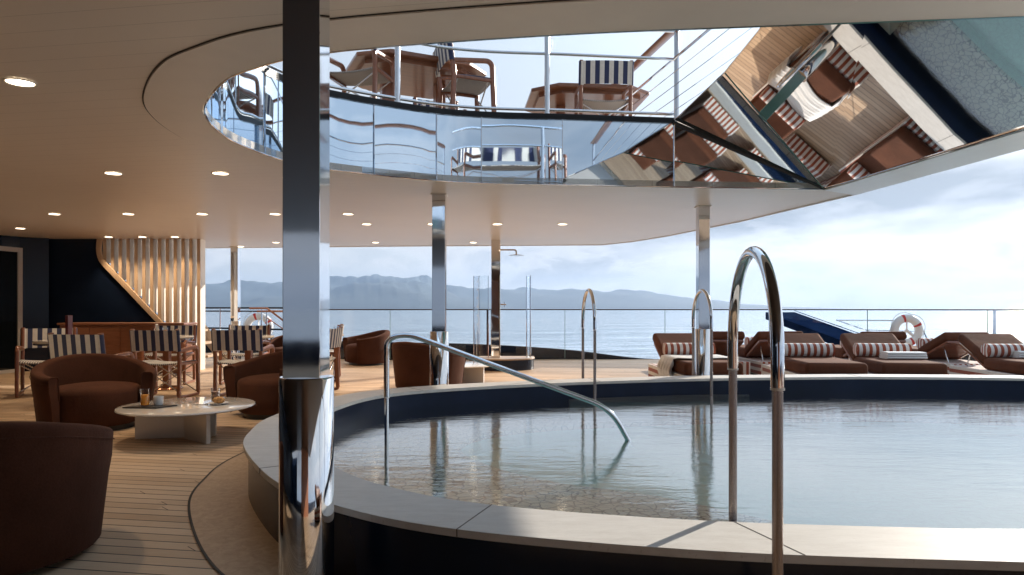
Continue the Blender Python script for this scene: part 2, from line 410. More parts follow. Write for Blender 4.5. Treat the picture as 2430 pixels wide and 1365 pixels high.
t.l.new(t.bump(w, .8, .0012), t.p.inputs['Normal']); M['rib'] = t.m
M['blackmetal'] = simple('black_metal', (.012,.012,.014), .3)
M['darkrail'] = simple('dark_bronze_rail', (.035,.022,.020), .3, metal=.3)
M['wood_ch'] = wood('varnished_teak', (.16,.055,.028), (.28,.11,.055), .28)
M['wood_x'] = wood('varnished_teak_board', (.15,.055,.027), (.26,.11,.055), .32, 'X')
M['wood_pale'] = wood('pale_oak', (.36,.245,.155), (.47,.34,.23), .45, 'Z', .1)
M['cream'] = wood('cream_lacquered_slat', (.60,.53,.45), (.66,.59,.51), .5, 'Z', .1)
def velvet(name, c):
    t = NT(name); f = t.noise(t.co(), 2.5, 5, .6); g = t.noise(t.co(), 140, 3, .7)
    t.put(t.p.inputs['Base Color'], t.ramp(t.math('ADD', t.math('MULTIPLY', f, .6), t.math('MULTIPLY', g, .4)), [(.3, sc(c, .62)), (.7, sc(c, 1.38))]))
    t.p.inputs['Roughness'].default_value = .9; t.p.inputs['Specular IOR Level'].default_value = .12; t.p.inputs['Sheen Weight'].default_value = .06; t.p.inputs['Sheen Roughness'].default_value = .4
    t.put(t.p.inputs['Sheen Tint'], (1, .62, .45)); t.l.new(t.bump(t.math('ADD', g, t.math('MULTIPLY', t.noise(t.co('Object', (1,1,.35)), 9, 5, .65), 2.5)), .55, .005), t.p.inputs['Normal']); return t.m
M['velvet'] = velvet('rust_velvet', (.066,.025,.014)); M['lounge'] = velvet('rust_cushion', (.105,.039,.021))
NV, CR, RD = (.022,.030,.085), (.66,.62,.56), (.30,.065,.025)
M['stripe_back'] = stripes('navy_cream_stripe', NV, CR, .108, 'X', .25)
M['stripe_seat'] = stripes('fine_stripe_seat', (.05,.06,.10), CR, .026, 'X', .25)
M['stripe_bol'] = stripes('rust_white_stripe', RD, (.72,.69,.66), .088, 'X', .25)
M['stripe_bolend'] = stripes('rust_white_stripe_end', RD, (.72,.69,.66), .06, 'Y', .25)
M['stripe_end'] = stripes('rust_white_base_end', RD, (.72,.68,.62), .088, 'X', .25)
M['stripe_side'] = stripes('rust_white_base_side', RD, (.72,.68,.62), .105, 'Z', .45)
M['lacq'] = simple('white_lacquer', (.66,.62,.57), .08, var=.03, Coat_Weight=.5)
M['tmarble'] = simple('marble_top', (.62,.58,.52), .12, var=.12, scale=9)
M['towel'] = simple('white_towel', (.78,.77,.75), .95, var=.04, bump=.6, bscale=220)
M['white'] = simple('white_paint', (.78,.77,.75), .35, var=.03); M['red'] = simple('red_band', (.55,.03,.02), .45)
M['porcelain'] = simple('porcelain', (.75,.75,.74), .12, var=.02)
M['juice'] = simple('orange_juice', (.85,.33,.02), .3, var=.05); M['coffee'] = simple('iced_coffee', (.35,.2,.13), .3, var=.5, scale=70)
M['crust'] = simple('croissant_crust', (.52,.27,.09), .55, var=.35, scale=45, bump=.6, bscale=90)
M['tray'] = simple('dark_tray', (.02,.016,.014), .45); M['menu'] = simple('maroon_menu', (.10,.012,.014), .45)
M['frame_w'] = simple('white_door_frame', (.50,.48,.46), .4, var=.03); M['darkglass'] = simple('dark_window_glass', (.006,.008,.010), .04, var=.1)
M['rope'] = simple('grab_rope', (.45,.44,.42), .8)
t = NT('lamp_diffuser'); t.put(t.p.inputs['Emission Color'], (1.0,.84,.62)); t.p.inputs['Emission Strength'].default_value = 5; M['lamp'] = t.m
M['lampring'] = simple('lamp_ring', (.6,.57,.52), .3, metal=.5)

# ================================================================== plan outlines
POOL = catmull([(1.66,2.22),(.695,2.32),(-.206,2.55),(-.753,2.87),(-1.16,3.30),(-1.60,4.07),(-1.76,4.6),(-1.83,5.2),(-1.70,6.2),(-1.33,6.86),(-.6,7.36),(.60,7.86),(2.2,8.27),(4.15,8.48)], 10)[:-1]
POOL += [(4.15,8.48)] + catmull([(4.15,8.48),(6.19,8.25),(7.4,7.4),(8.0,6.0),(8.0,4.5),(7.4,3.2),(6.0,2.45),(4.0,2.2),(1.66,2.22)], 10)[1:-1]
POOL = ccw(POOL)
P_IN = offset(POOL, -.34); P_WALL = offset(POOL, -.03)
OPEN_C = catmull([(2.19,2.92),(1.127,3.018),(.145,3.125),(-.894,3.33),(-1.373,3.575),(-1.62,3.80),(-1.906,4.23),(-2.03,4.556),(-2.088,4.909),(-2.083,5.232),(-1.945,5.77),(-1.657,6.17),(-.893,6.66),(-.305,6.86),(.515,6.946)], 8) + [(1.685,7.09)]
OPEN = ccw(OPEN_C + [(3.298,7.22),(3.582,4.776),(3.6,3.9),(3.3,3.15),(2.8,2.93)])
OUT = [(4.4,-6.2),(4.2,0),(4.05,4),(4.0,5.34),(3.79,7.53),(3.33,9.9),(2.72,12.0),(2.3,13.0),(1.8,13.7),(-2,13.95),(-6.5,14.4),(-12,14.8),(-12,-6.2)]
DECK = [(12.5,-8),(13,8),(11.5,11.6),(9.6,13.2),(8,14.0),(6,14.6),(2.9,15.0),(1.17,15.1),(-2.65,14.85),(-5.2,15.6),(-7.6,17.2),(-12,18),(-13,-8)]
ZC = 2.40; ZU = 3.06

# ================================================================== setting
wv = offset(POOL, -.05)
b = MB(); b.poly(DECK, -.004, 0, hole=wv, sides=False, bottom=False); dk = b.build('deck', M['deck'], smooth=0); tag(dk, kind='structure')
mo = offset(POOL, .29)
b = MB(); b.poly(mo, 0, .004, hole=wv, sides=False, bottom=False); o = b.build('deck_margin', M['margin'], smooth=0, parent=dk)
b = MB(); b.poly(offset(POOL, .302), 0, .006, hole=offset(POOL, .288), sides=False, bottom=False); b.build('caulk_line', M['caulk'], smooth=0, parent=dk)
# hull below the deck
b = MB(); b.poly(offset(ccw(DECK), .05), -5.2, -.03, sides=True, bottom=False, hole=wv); tag(b.build('hull', M['hull_dark']), kind='structure')

# ceiling
b = MB(); b.poly(OUT, ZC, ZC+.06, hole=OPEN); ce = b.build('ceiling', M['ceil'], smooth=0); tag(ce, kind='structure')
b = MB(); b.poly(offset(OPEN, .33), ZC-.008, ZC-.001, hole=offset(OPEN, .006)); b.build('opening_trim', M['trim'], parent=ce, smooth=0)
b = MB(); b.poly(offset(OPEN, .340), ZC-.003, ZC-.0005, hole=offset(OPEN, .332)); b.build('trim_groove', M['caulk'], parent=ce, smooth=0)
b = MB(); b.poly([(3.315,7.235),(3.59,4.776),(3.61,3.9),(3.62,2.9),(4.07,2.9),(4.03,4),(3.985,5.34),(3.775,7.53)], ZC-.015, ZC-.009); b.build('daylit_soffit_sheet', M['paleedge'], parent=ce, smooth=0)  # pale sheet over the ceiling strip, daylight from outside put into its colour
b = MB(); b.poly([(4.0,2.5),(4.3,-6.1),(-11.9,-6.1),(-11.9,2.68),(-1,2.68)], ZC-.016, ZC-.010); b.build('unseen_dark_sheet', simple('dark_brown_sheet', (.05,.035,.028), .4), parent=ce, smooth=0)  # unseen dark sheet added to darken column reflections and light from behind
OUTc = ccw(OUT)
b = MB(); b.poly(offset(OUTc, .015), ZC-.012, ZC+.20, hole=offset(OUTc, -.005)); b.build('edge_band', M['paleedge'], parent=ce, smooth=0)

# upper deck slab (black edged)
def rail_x(y): return 1.81-.196*(y-6.32)
iK = OPEN_C.index((1.685,7.09)); near = [p for p in OPEN_C if p[0] <= 1.75]
UP = near + [(rail_x(9),9.0),(rail_x(12),12),(rail_x(13.4),13.4),(-2,13.6),(-6.5,14.0),(-11.8,14.4),(-11.8,-6),(1.9,-6),(1.85,2.97)]
b = MB(); b.poly(UP, ZU, ZU+.05); ud = b.build('upper_deck', M['blackmetal'], smooth=0); tag(ud, kind='structure')
b = MB(); b.poly([(p[0], p[1]) for p in offset(ccw(UP), -.06)], ZU+.05, ZU+.06, bottom=False); b.build('deck_planks', M['deck'], parent=ud, smooth=0)
def strip(P, z0, z1, th, mi=0, mb=None):
    Q = offset(P, th, closed=False); m = mb or MB(); n = len(P)
    zz0 = z0 if isinstance(z0, list) else [z0]*n; zz1 = z1 if isinstance(z1, list) else [z1]*n
    vs = []
    for i in range(n): vs += [(P[i][0],P[i][1],zz0[i]),(P[i][0],P[i][1],zz1[i]),(Q[i][0],Q[i][1],zz1[i]),(Q[i][0],Q[i][1],zz0[i])]
    fs = []
    for i in range(n-1):
        a, c = i*4, (i+1)*4
        for j in range(4): fs.append((a+j, a+(j+1) % 4, c+(j+1) % 4, c+j))
    fs += [(0,1,2,3), tuple((n-1)*4+j for j in (3,2,1,0))]
    return m.add(vs, fs, mi)
b = strip([(1.685,7.12),(rail_x(9),9.0),(rail_x(12),12),(rail_x(13.4),13.4),(-2,13.6),(-6.5,14.0),(-11.8,14.4)], ZC+.06, ZU, .03)
b.build('deck_riser', M['paleedge'], parent=ud, smooth=0)

# ------------------------------------------------ mirrored fascia round the opening
fas = empty('mirror_fascia', (0,6.9,ZC), label='curved band of polished mirror panels lining the oval ceiling opening', cat='mirror band')
def loc_to(o, e):   # keep world position when parented to an unrotated empty
    o.parent = e; o.location = -Vector(e.location)
F = near[:]         # from near side round the left end to K
Fo = F
dsum = [0]
for i in range(1, len(Fo)): dsum.append(dsum[-1]+(Vector(Fo[i])-Vector(Fo[i-1])).length)
# joints where the photograph shows them on the far side
jx = [-2.02, -1.30, -.76, -.305, .515]
cuts = [0]
for i in range(1, len(Fo)):
    if Fo[i][1] > 5.2 and any((Fo[i-1][0]-j)*(Fo[i][0]-j) <= 0 and Fo[i-1][0] != j for j in jx): cuts.append(i)
    elif Fo[i][1] <= 5.2 and dsum[i]-dsum[cuts[-1]] > 1.15: cuts.append(i)
cuts.append(len(Fo)-1)
for a, c in zip(cuts[:-1], cuts[1:]):
    if c <= a: continue
    o = strip(Fo[a:c+1], ZC-.004, ZU-.0005, -.018).build('mirror_panel', M['mirror'], smooth=50); loc_to(o, fas)
    p = Fo[c]; q = Fo[c-1]; tx = Vector((p[0]-q[0], p[1]-q[1])).normalized()
    m = MB(); m.box((p[0], p[1], (ZC+ZU)/2), (.005, .036, ZU-ZC-.004)); o = m.build('panel_joint', M['chrome'], smooth=0); loc_to(o, fas)
o = strip(Fo, ZU-.012, ZU+.058, -.028).build('edge_trim', M['blackmetal'], smooth=0); loc_to(o, fas)
K = (1.685,7.09); C0 = (3.298,7.22); J = (1.75,5.62,3.08); K3 = (1.685,7.085,3.085)
m = MB(); m.add([(K[0],K[1],ZC),(C0[0],C0[1],ZC),(K[0],K[1],ZU),(K[0],K[1]+.02,ZC),(C0[0],C0[1]+.02,ZC),(K[0],K[1]+.02,ZU)], [(0,1,2),(3,5,4),(0,3,4,1),(1,4,5,2),(2,5,3,0)])
o = m.build('mirror_panel', M['mirror'], smooth=0); loc_to(o, fas)
m = MB(); m.tube([(K3[0]-.01,K3[1]-.012,K3[2]-.02),(C0[0],C0[1]-.012,ZC+.004)], .022, 4, sq=(.019,.006)); o = m.build('edge_trim', M['blackmetal'], smooth=0); loc_to(o, fas)
m = MB(); m.tube([(p[0], p[1], ZC-.004) for p in offset(OPEN, -.004)], .007, 6, closed=True); o = m.build('lower_bead', M['chrome']); loc_to(o, fas)

# ------------------------------------------------ mirrored wing soffit
wing = empty('mirror_wing', (3.3,5.5,ZC), label='slanted mirror soffit at the right of the opening, reflecting the loungers', cat='mirror soffit')
E2 = (1.75,2.95,3.19); N1 = (3.40,2.95,2.52); L2 = (3.600,3.9,2.402); L1_ = (3.582,4.776,2.40); C3 = (3.298,7.22,2.40)
def facet(P, name, parent, th=.02, flip=False):
    P = [Vector(p) for p in P]; n = (P[1]-P[0]).cross(P[2]-P[0]).normalized()
    if n.z > 0: n = -n
    k = len(P); m = MB(); m.add([p for p in P]+[p-n*th for p in P], [tuple(range(k)), tuple(range(2*k-1, k-1, -1))]+[(i, (i+1) % k, k+(i+1) % k, k+i) for i in range(k)])
    o = m.build(name, M['mirror_wing'], smooth=0); loc_to(o, parent); return o
WA = [K3, J, C3]; WB = [J, E2, N1, L2, L1_, C3]
facet(WA, 'soffit_panel', wing); facet(WB, 'soffit_panel', wing)
m = MB(); m.tube([J, C3], .006, 6); o = m.build('soffit_joint', simple('green_glass_edge', (.05,.16,.12), .1), smooth=0); loc_to(o, wing)
m = MB(); m.tube([K3, J, E2], .006, 6); o = m.build('soffit_edge', M['chrome']); loc_to(o, wing)

# ------------------------------------------------ sea, hills
b = MB(); b.lathe([(0,0),(60,0),(400,0),(1500,0),(4150,0)], 64, (0,0,-5)); tag(b.build('sea', M['sea'], smooth=0), kind='structure')
def ridge(name, pts, D, seed, mat):
    rr = random.Random(seed); prof = []
    for i in range(len(pts)-1):
        (x0, h0), (x1, h1) = pts[i], pts[i+1]; n = 14
        for j in range(n):
            t_ = j/n; h = h0+(h1-h0)*(3*t_*t_-2*t_**3); prof.append((x0+(x1-x0)*t_, h))
    prof.append(pts[-1]); m = MB(); vs = []; rows = 9; n = len(prof)
    ph = [rr.uniform(0, 6.28) for _ in range(8)]
    for r in range(rows):
        k = r/(rows-1)
        for i, (px, h) in enumerate(prof):
            nz = sum(sin(px*.021*(2**q)*(1+.3*k)+ph[q]+k*2.7*(q+1))/(1.75**q) for q in range(6))*.075
            hh = max(h, 0)*(1-(1-k)**1.6)*(1+nz*(1 if r else 0))
            Y = D*(1+.22*(k-1)); X = (px-1215)/1620*D*(1+.22*(k-1))
            vs.append((X, Y, -5+hh*D/1620*(1+.22*(k-1))+ (0 if r else -4)))
    fs = [(r*n+i, r*n+i+1, (r+1)*n+i+1, (r+1)*n+i) for r in range(rows-1) for i in range(n-1)]
    m.add(vs, fs); m.recalc = False; o = m.build(name, mat, smooth=180); tag(o, kind='structure'); return o
M['hill'] = simple('hillside', (.035,.055,.06), .9, var=.3, scale=.01)
ridge('hills', [(-700,20),(-200,40),(100,58),(330,52),(500,64),(640,60),(780,70),(840,72),(890,78),(940,76),(985,80),(1010,72),(1050,52),(1085,52),(1120,46),(1180,50),(1240,46),(1300,42),(1380,46),(1440,42),(1520,40),(1600,30),(1680,19),(1780,9),(1880,3),(2000,0)], 3300, 3, M['hill'])
ridge('hills', [(560,10),(640,30),(780,44),(860,62),(930,66),(990,60),(1040,44),(1100,26),(1160,14),(1220,2)], 2700, 11, M['hill'])

# ================================================================== swimming pool
pool = empty('swimming_pool', (2.8,5.3,0), label='oval raised swimming pool with pale stone coping and navy sides', cat='swimming pool')
b = MB(); b.poly(P_WALL, -.6, .288, hole=offset(POOL, -.07), bottom=False); o = b.build('outer_wall', M['navy']); loc_to(o, pool)
b = MB(); b.poly(offset(POOL, -.22), -.6, .2885, hole=offset(POOL, -.335), bottom=False); o = b.build('inner_wall', M['navy_tile']); loc_to(o, pool)
b = MB(); b.poly(offset(POOL, -.001), .290, .320, hole=P_IN); o = b.build('coping', M['stone'], bevel=.004); loc_to(o, pool)
# coping joints
JG = simple('joint_grout', (.14,.12,.10), .8)
def near_idx(p): return min(range(len(POOL)), key=lambda i: (POOL[i][0]-p[0])**2+(POOL[i][1]-p[1])**2)
for p in [(.80,2.31),(-.206,2.55),(-1.3,3.55),(-1.83,5.2),(-1.05,7.05),(.9,7.95),(2.55,8.33),(4.15,8.48),(5.6,8.34)]:
    i = near_idx(p); a = POOL[i]; c = P_IN[i]
    if p[0] == .80: a = (.98,2.285); c = (.86,2.635)
    d = Vector((c[0]-a[0], c[1]-a[1])); ang = atan2(d.y, d.x)
    m = MB(); m.box((0,0,0), (d.length+.004, .004, .0015), M=Matrix.Translation(((a[0]+c[0])/2, (a[1]+c[1])/2, .3207)) @ Matrix.Rotation(ang, 4, 'Z'))
    m.box((0,0,0), (.003, .004, .03), M=Matrix.Translation((a[0], a[1], .305)) @ Matrix.Rotation(ang, 4, 'Z'))
    o = m.build('coping_joint', JG, smooth=0); loc_to(o, pool)
DEEP = ccw(catmull([(-.45,5.9),(-.2,5.25),(.3,4.72),(.95,4.35),(1.6,3.75),(2.4,3.05),(4,2.80),(5.9,3.1),(7.0,4.3),(7.1,5.6),(6.2,6.8),(4.2,7.4),(2.2,7.3),(.6,6.95),(-.2,6.5)], 8, True))
b = MB(); b.poly(offset(POOL, -.3), -.10, -.06, hole=DEEP, bottom=False, mside=0); o = b.build('bench', M['mosaic'], smooth=0); loc_to(o, pool)
b = MB(); b.poly(offset(DEEP, .05), -.26, -.22, bottom=False); o = b.build('basin_floor', M['basin'], smooth=0); loc_to(o, pool)
b = strip(DEEP+[DEEP[0]], -.25, -.10, .04); o = b.build('basin_side', M['basin'], smooth=0); loc_to(o, pool)
# pale entry ledge at the water line, far side
cr = [(.62,7.30),(1.2,7.22),(1.8,7.28),(2.35,7.45),(2.75,7.90),(2.0,7.86),(1.2,7.66),(.62,7.48)]
b = MB(); b.poly(cr, -.06, .141); o = b.build('entry_ledge', M['stone'], bevel=.01); loc_to(o, pool)
b = MB(); b.poly(offset(POOL, -.34), .149, .150, sides=False, bottom=False); tag(b.build('pool_water', M['poolwater'], smooth=0), kind='structure')

# ------------------------------------------------ pool hoops
def hoop(xo, yo, xi, yi, label, grp='pool entry hoops', zj=.90, zt=1.345, lower_to=-.05, rc=.0205):
    root = empty('pool_hoop', (xo, yo, 0), label=label, cat='pool handrail', group=grp)
    d = Vector((xi-xo, yi-yo, 0)); L = d.length; dn = d.normalized(); R = L/2; zs = zt-R*1.0
    path = [Vector((0,0,zj)), Vector((0,0,zs))]
    for i in range(1, 24): a = pi*i/24; path.append(dn*(R-R*cos(a))+Vector((0,0,zs+R*sin(a))))
    path += [d+Vector((0,0,zs)), d+Vector((0,0,zj))]
    MB().tube(path, rc, 20).build('chrome_arch', M['chrome'], root, smooth=60)
    for q, z0 in ((Vector((0,0,0)), .0), (d, lower_to)):
        o = MB().tube([Vector((0,0,z0)), Vector((0,0,zj+.01))], rc*.80, 26).build('ribbed_leg', M['rib'], root, smooth=60); o.location = q
        MB().tube([q+Vector((0,0,zj-.004)), q+Vector((0,0,zj+.003))], rc*1.04, 20).build('collar', M['paleedge'], root)
    MB().tube([Vector((0,0,0)), Vector((0,0,.012))], .035, 20).build('foot_flange', M['chrome'], root)
    return root
hoop(.813, 2.09, .893, 2.76, 'large chrome hoop handrail standing over the near pool rim, biggest in view')
hoop(.85, 8.18, .905, 7.46, 'slim chrome hoop handrail on the far rim, left of the pair')
hoop(2.235, 8.42, 2.255, 7.72, 'slim chrome hoop handrail on the far rim in front of the right steel column')
# sloping pool handrail
root = empty('pool_handrail', (-.90,4.9,0), label='long chrome handrail sloping down from the pool edge into the water', cat='handrail')
pt = fillet([(0,0,.50),(0,0,.93),(.16,.02,.955),(1.64,.20,.39),(1.80,.235,.10)], .16, 8)
MB().tube(pt, .020, 18).build('chrome_rail', M['chrome'], root, smooth=60)
MB().tube([(0,0,-.05),(0,0,.505)], .0155, 18).build('lower_post', M['col'], root, smooth=60)
MB().tube([(0,0,.498),(0,0,.505)], .021, 18).build('collar', M['paleedge'], root)

# ================================================================== columns
def column(x, y, w, label, rz=0, zcyl=.88, ztop=ZC):
    root = empty('steel_column', (x, y, 0), rz, label, 'column', 'square steel columns with round bases')
    MB().box((0,0,(ztop+zcyl-.02)/2), (w, w, ztop-zcyl+.02)).build('square_shaft', M['col'], root, smooth=0, bevel=.003)
    r = w*.7071+.003
    MB().lathe([(0,0),(r,0),(r,zcyl-.006),(r-.004,zcyl),(0,zcyl)], 64).build('round_base', M['cyl'], root, smooth=40)
    MB().box((0,0,ztop-.006), (w+.03, w+.03, .012)).build('top_plate', M['trim'], root, smooth=0)
    return root
column(-.800*1.0, 2.66, .142, 'large square steel column on a round mirror base, nearest in the foreground')
column(-.81, 7.60, .145, 'square steel column behind the far left pool rim, beside an armchair')
column(2.365, 8.46, .136, 'square steel column on the right standing before the first lounger')
column(-5.75, 14.2, .15, 'distant square steel column beside the slatted stair screen', zcyl=.86)

# ================================================================== shower
root = empty('outdoor_shower', (-.20,12.75,0), label='outdoor shower with steel column, rain head and curved glass screens', cat='shower')
A = [(.58*cos(a)*1.05, .50*sin(a)) for a in [pi+pi*i/24 for i in range(25)]]
pl = [(x, y) for x, y in A]+[(.61,.28),(-.40,.28)]
b = MB(); b.poly(pl, 0, .19); b.build('platform', M['navy'], root)
b = MB(); b.poly(offset(ccw(pl), .015), .19, .215); b.build('wooden_rim', M['wood_pale'], root, bevel=.004)
MB().box((-.10,.02,1.31), (.17,.17,2.18)).build('shower_column', M['cyl'], root, smooth=0, bevel=.004)
MB().tube(fillet([(-.02,.02,2.22),(.28,.02,2.22),(.28,.02,2.13)], .06), .014, 12).build('shower_arm', simple('gilt_arm', (.45,.36,.24), .2, 1), root)
MB().lathe([(0,.03),(.03,.03),(.14,.008),(.145,0),(0,-.004)], 32, (.28,.02,2.11)).build('shower_head', M['chrome'], root)
MB().tube([(-.015,.0,1.20),(.09,.0,1.20)], .014, 10).tube([(.06,.0,1.15),(.06,.0,1.25)], .011, 8).build('tap', M['chrome'], root)
for a0, a1, off in ((-2.75,-2.0,0), (-.55,-.12,0)):
    P = [(.52*cos(a0+(a1-a0)*i/10)*1.05, .45*sin(a0+(a1-a0)*i/10)) for i in range(11)]
    g = strip(P, .21, 1.72, .002).build('glass_screen', M['glass'], root)
    for p in (P[0], P[-1]): MB().tube([(p[0],p[1],.21),(p[0],p[1],1.72)], .007, 6).build('screen_edge', M['chrome'], root)
MB().tube([(.545,-.1,.215),(.545,-.1,1.74)], .009, 8).build('rim_post', M['chrome'], root)
MB().tube([(-.03,-.10,.215),(-.03,-.10,1.74)], .011, 8).build('rim_post', simple('brass_post', (.42,.34,.24), .2, 1), root)

# ================================================================== guard rail and bulwark round the deck
edge = [p for p in catmull([(13,8),(11.5,11.6),(9.6,13.2),(8,14.0),(6,14.6),(2.9,15.0),(1.17,15.1),(-2.65,14.85),(-4.3,15.2)], 6)]
rl = empty('glass_balustrade', (0,15,0), label='clear glass balustrade with thin dark top rail along the deck edge', cat='balustrade')
m = MB(); m.tube([(p[0], p[1], 1.095) for p in edge], .02, 8, sq=(.014,.03)); o = m.build('top_rail', M['darkrail']); loc_to(o, rl)
d = [0]
for i in range(1, len(edge)): d.append(d[-1]+(Vector(edge[i])-Vector(edge[i-1])).length)
step = 1.85; k = 0; last = 0
for i in range(1, len(edge)):
    if d[i]-d[last] > step or i == len(edge)-1:
        seg_ = edge[last:i+1]
        o = strip(seg_, .02, 1.085, .012).build('glass_panel', M['glass'], smooth=0); loc_to(o, rl)
        p = edge[i]; o = MB().box((p[0], p[1], .55), (.010, .018, 1.06)).build('panel_gap', M['glass_edge'], smooth=0); loc_to(o, rl); last = i
for (x, y) in ((9.34,13.33),(.0,15.02)):
    pass
o = MB().box((9.38,13.27,.55), (.05,.03,1.09)).build('rail_post', M['chrome'], smooth=0); loc_to(o, rl)
o = MB().box((-.53,14.9,.60), (.05,.03,1.0)).build('rail_post', M['darkrail'], smooth=0); loc_to(o, rl)
o = MB().box((-.44,14.9,.60), (.05,.03,1.0)).build('rail_post', M['chrome'], smooth=0); loc_to(o, rl)
bw = catmull([(13,8,.25),(11.5,11.6,.25),(9.6,13.2,.22),(8,14.0,.16),(6,14.6,.06),(4.4,14.85,.0),(2.9,15.0,.015),(1.17,15.1,.21),(-.7,15.0,.33),(-2.65,14.85,.385),(-5.2,15.6,.40),(-7.6,17.2,.38),(-12,18,.38)], 6)
P = offset([(p[0],p[1]) for p in bw], .03, False)
b = strip(P, -.3, [max(p[2],.003) for p in bw], .12); o = b.build('bulwark', M['navy'], smooth=50)
tag(o, 'low dark glossy bulwark under the balustrade at the far deck edge', 'bulwark')
o = strip([(-13,-8),(12.5,-8)], -.3, .5, .12).build('bulwark', M['navy'], smooth=0); tag(o, 'dark bulwark across the deck behind the viewer', 'bulwark')
# open railing far left
root = empty('open_railing', (-6.6,16.3,0), label='open steel railing with three horizontal bars beyond the stair screen', cat='railing')
for z, r in ((1.13,.022),(1.05,.018),(.63,.022)):
    o = MB().tube([(-9.5,17.4,z),(-7.2,16.85,z),(-4.35,15.25,z)], r, 8).build('bar', M['hull_dark'] if z > .7 else M['navy']); loc_to(o, root)
for x, y in ((-8.4,17.15),(-7.2,16.85),(-5.75,16.0),(-4.35,15.25)):
    o = MB().tube([(x,y,0),(x,y,1.13)], .02, 8).build('post', M['chrome']); loc_to(o, root)

# ================================================================== life rings
def life_ring(x, y, z, R, label, rz=0):
    root = empty('life_ring', (x, y, z), rz, label, 'life ring', 'life rings by the rail'); r = R*.25; R0 = R-r
    n = 64; k = 14
    vs = []; fs = []; mi = []
    for i in range(n):
        a = 2*pi*i/n
        for j in range(k):
            c = 2*pi*j/k; rr = R0+r*cos(c); vs.append((rr*cos(a), r*.8*sin(c), rr*sin(a)))
    m = MB(); m.add(vs, [])
    for i in range(n):
        q = 0
        for b0 in (24, 104, 196, 290):
            if abs(((i*360/n)-b0+180) % 360-180) < 7: q = 1
        for j in range(k): m.f.append((i*k+j, ((i+1) % n)*k+j, ((i+1) % n)*k+(j+1) % k, i*k+(j+1) % k)); m.m.append(q)
    m.build('ring', [M['white'], M['red']], root, smooth=60)
    rope = []
    for i in range(97):
        a = 2*pi*i/96; s_ = abs(sin(2*a+.5)); rope.append(((R+.005+.045*s_)*cos(a), -.02, (R+.005+.045*s_)*sin(a)))
    MB().tube(rope, .006, 6).build('grab_line', M['rope'], root)
    m = MB(); m.tube([(0,-.0,R*.55),(0,0,0)], .03, 4, sq=(.03,.015))
    for s_ in (-1,1): m.tube([(0,0,0),(s_*R*.6,0,-R*.5)], .03, 4, sq=(.03,.015))
    m.build('bracket', M['white'], root); return root
life_ring(7.95, 13.75, .68, .325, 'white life ring with red bands on the right, behind the loungers')
life_ring(-6.05, 16.3, .68, .335, 'white life ring with red bands at far left behind the dining chairs', .2)

# ------------------------------------------------ navy beam and tubular frame on the right
root = empty('boarding_ramp', (6.1,15.1,1.0), label='dark blue sloping beam descending behind the loungers', cat='ramp')
o = MB(); v0 = Vector((5.95,15.15,1.04)); v1 = Vector((7.15,12.75,.28)); dd = (v1-v0)
side = Vector((1,.35,0)).normalized()*.40; upv = Vector((0,0,.16))
o.add([v0-side, v0+side, v1+side, v1-side, v0-side-upv, v0+side-upv, v1+side-upv, v1-side-upv], [(0,1,2,3),(7,6,5,4),(0,4,5,1),(1,5,6,2),(2,6,7,3),(3,7,4,0)])
loc_to(o.build('ramp_deck', M['beam_navy'], smooth=0, bevel=.01), root)
m = MB()
for z_ in (.0,):
    m.tube([v0+side+Vector((0,0,.03)), v1+side+Vector((0,0,.03))], .012, 6)
loc_to(m.build('ramp_edge_tube', M['chrome']), root)
root = empty('tube_frame', (7.6,14.6,0), label='thin stainless tube frame behind the right life ring', cat='tube frame')
D_ = 14.6
def pxp(x, y, D): return ((x-1215)/1620*D, D, 1.15-(y-729)/1620*D)
m = MB(); m.tube([pxp(2090,796,D_), pxp(1985,760,D_), pxp(2180,761,D_), pxp(2203,812,D_)], .018, 8)
loc_to(m.build('outer_tube', M['chrome']), root)
m = MB(); m.tube([pxp(2055,783,D_), pxp(2192,787,D_)], .012, 8); loc_to(m.build('cross_tube', M['chrome']), root)
for px in (2090,2203):
    p = pxp(px, 805, D_); m = MB(); m.tube([(p[0],p[1],0),(p[0],p[1],p[2])], .015, 8); loc_to(m.build('support_leg', M['chrome']), root)

# ================================================================== left side: wall, door, stair screen, console
W1 = (-8.49,12.45); W2 = (-8.85,12.2)
def px12(x, y, D=12.5): return ((x-1215)/1620*D, 1.15+(729-y)/1620*D)
dia = [px12(240,566), px12(238,590), px12(241,610), px12(252,628), px12(300,678), px12(385,768), px12(470,858)]
wp = [(-8.49,0),(-6.0,0)]+[(a, c) for a, c in reversed(dia) if c > .3]+[(-8.49,2.4)]
wp[-2] = (dia[0][0], 2.399); wp[-1] = (-8.49, 2.399)
MX = Matrix.Translation((0,12.62,0)) @ Matrix.Rotation(pi/2, 4, 'X')
b = MB(); b.poly(wp, 0, .12, M=MX); o = b.build('wall', M['navy'], smooth=0); tag(o, 'dark navy glossy wall panel beneath the stair diagonal', 'wall')
o = strip([(-8.49,12.5),(-8.85,12.22),(-9.0,11.9),(-9.9,6.5)], 0, 2.399, -.12).build('wall', M['navy'], smooth=0)
tag(o, 'dark navy side wall at far left holding the glazed door', 'wall')
o = strip([(-1.5,-5.6),(2.7,-5.6)], 0, 2.39, .12).build('wall', M['wood_x'], smooth=0); tag(o, 'added wood panelled wall behind the viewer, out of view, for warm reflections', 'wall')  # unseen wall piece added for warm reflections and less sky light from behind
o = strip([(-9.9,6.5),(-9.9,-8.0),(-5.2,-8.0)], 0, 2.399, -.12).build('wall', M['navy'], smooth=0)
tag(o, 'dark navy cabin wall running past the viewer on the left, out of view', 'wall')
root = empty('glazed_door', (-8.87,12.1,0), label='tall dark glass door in a pale frame at the left edge', cat='door')
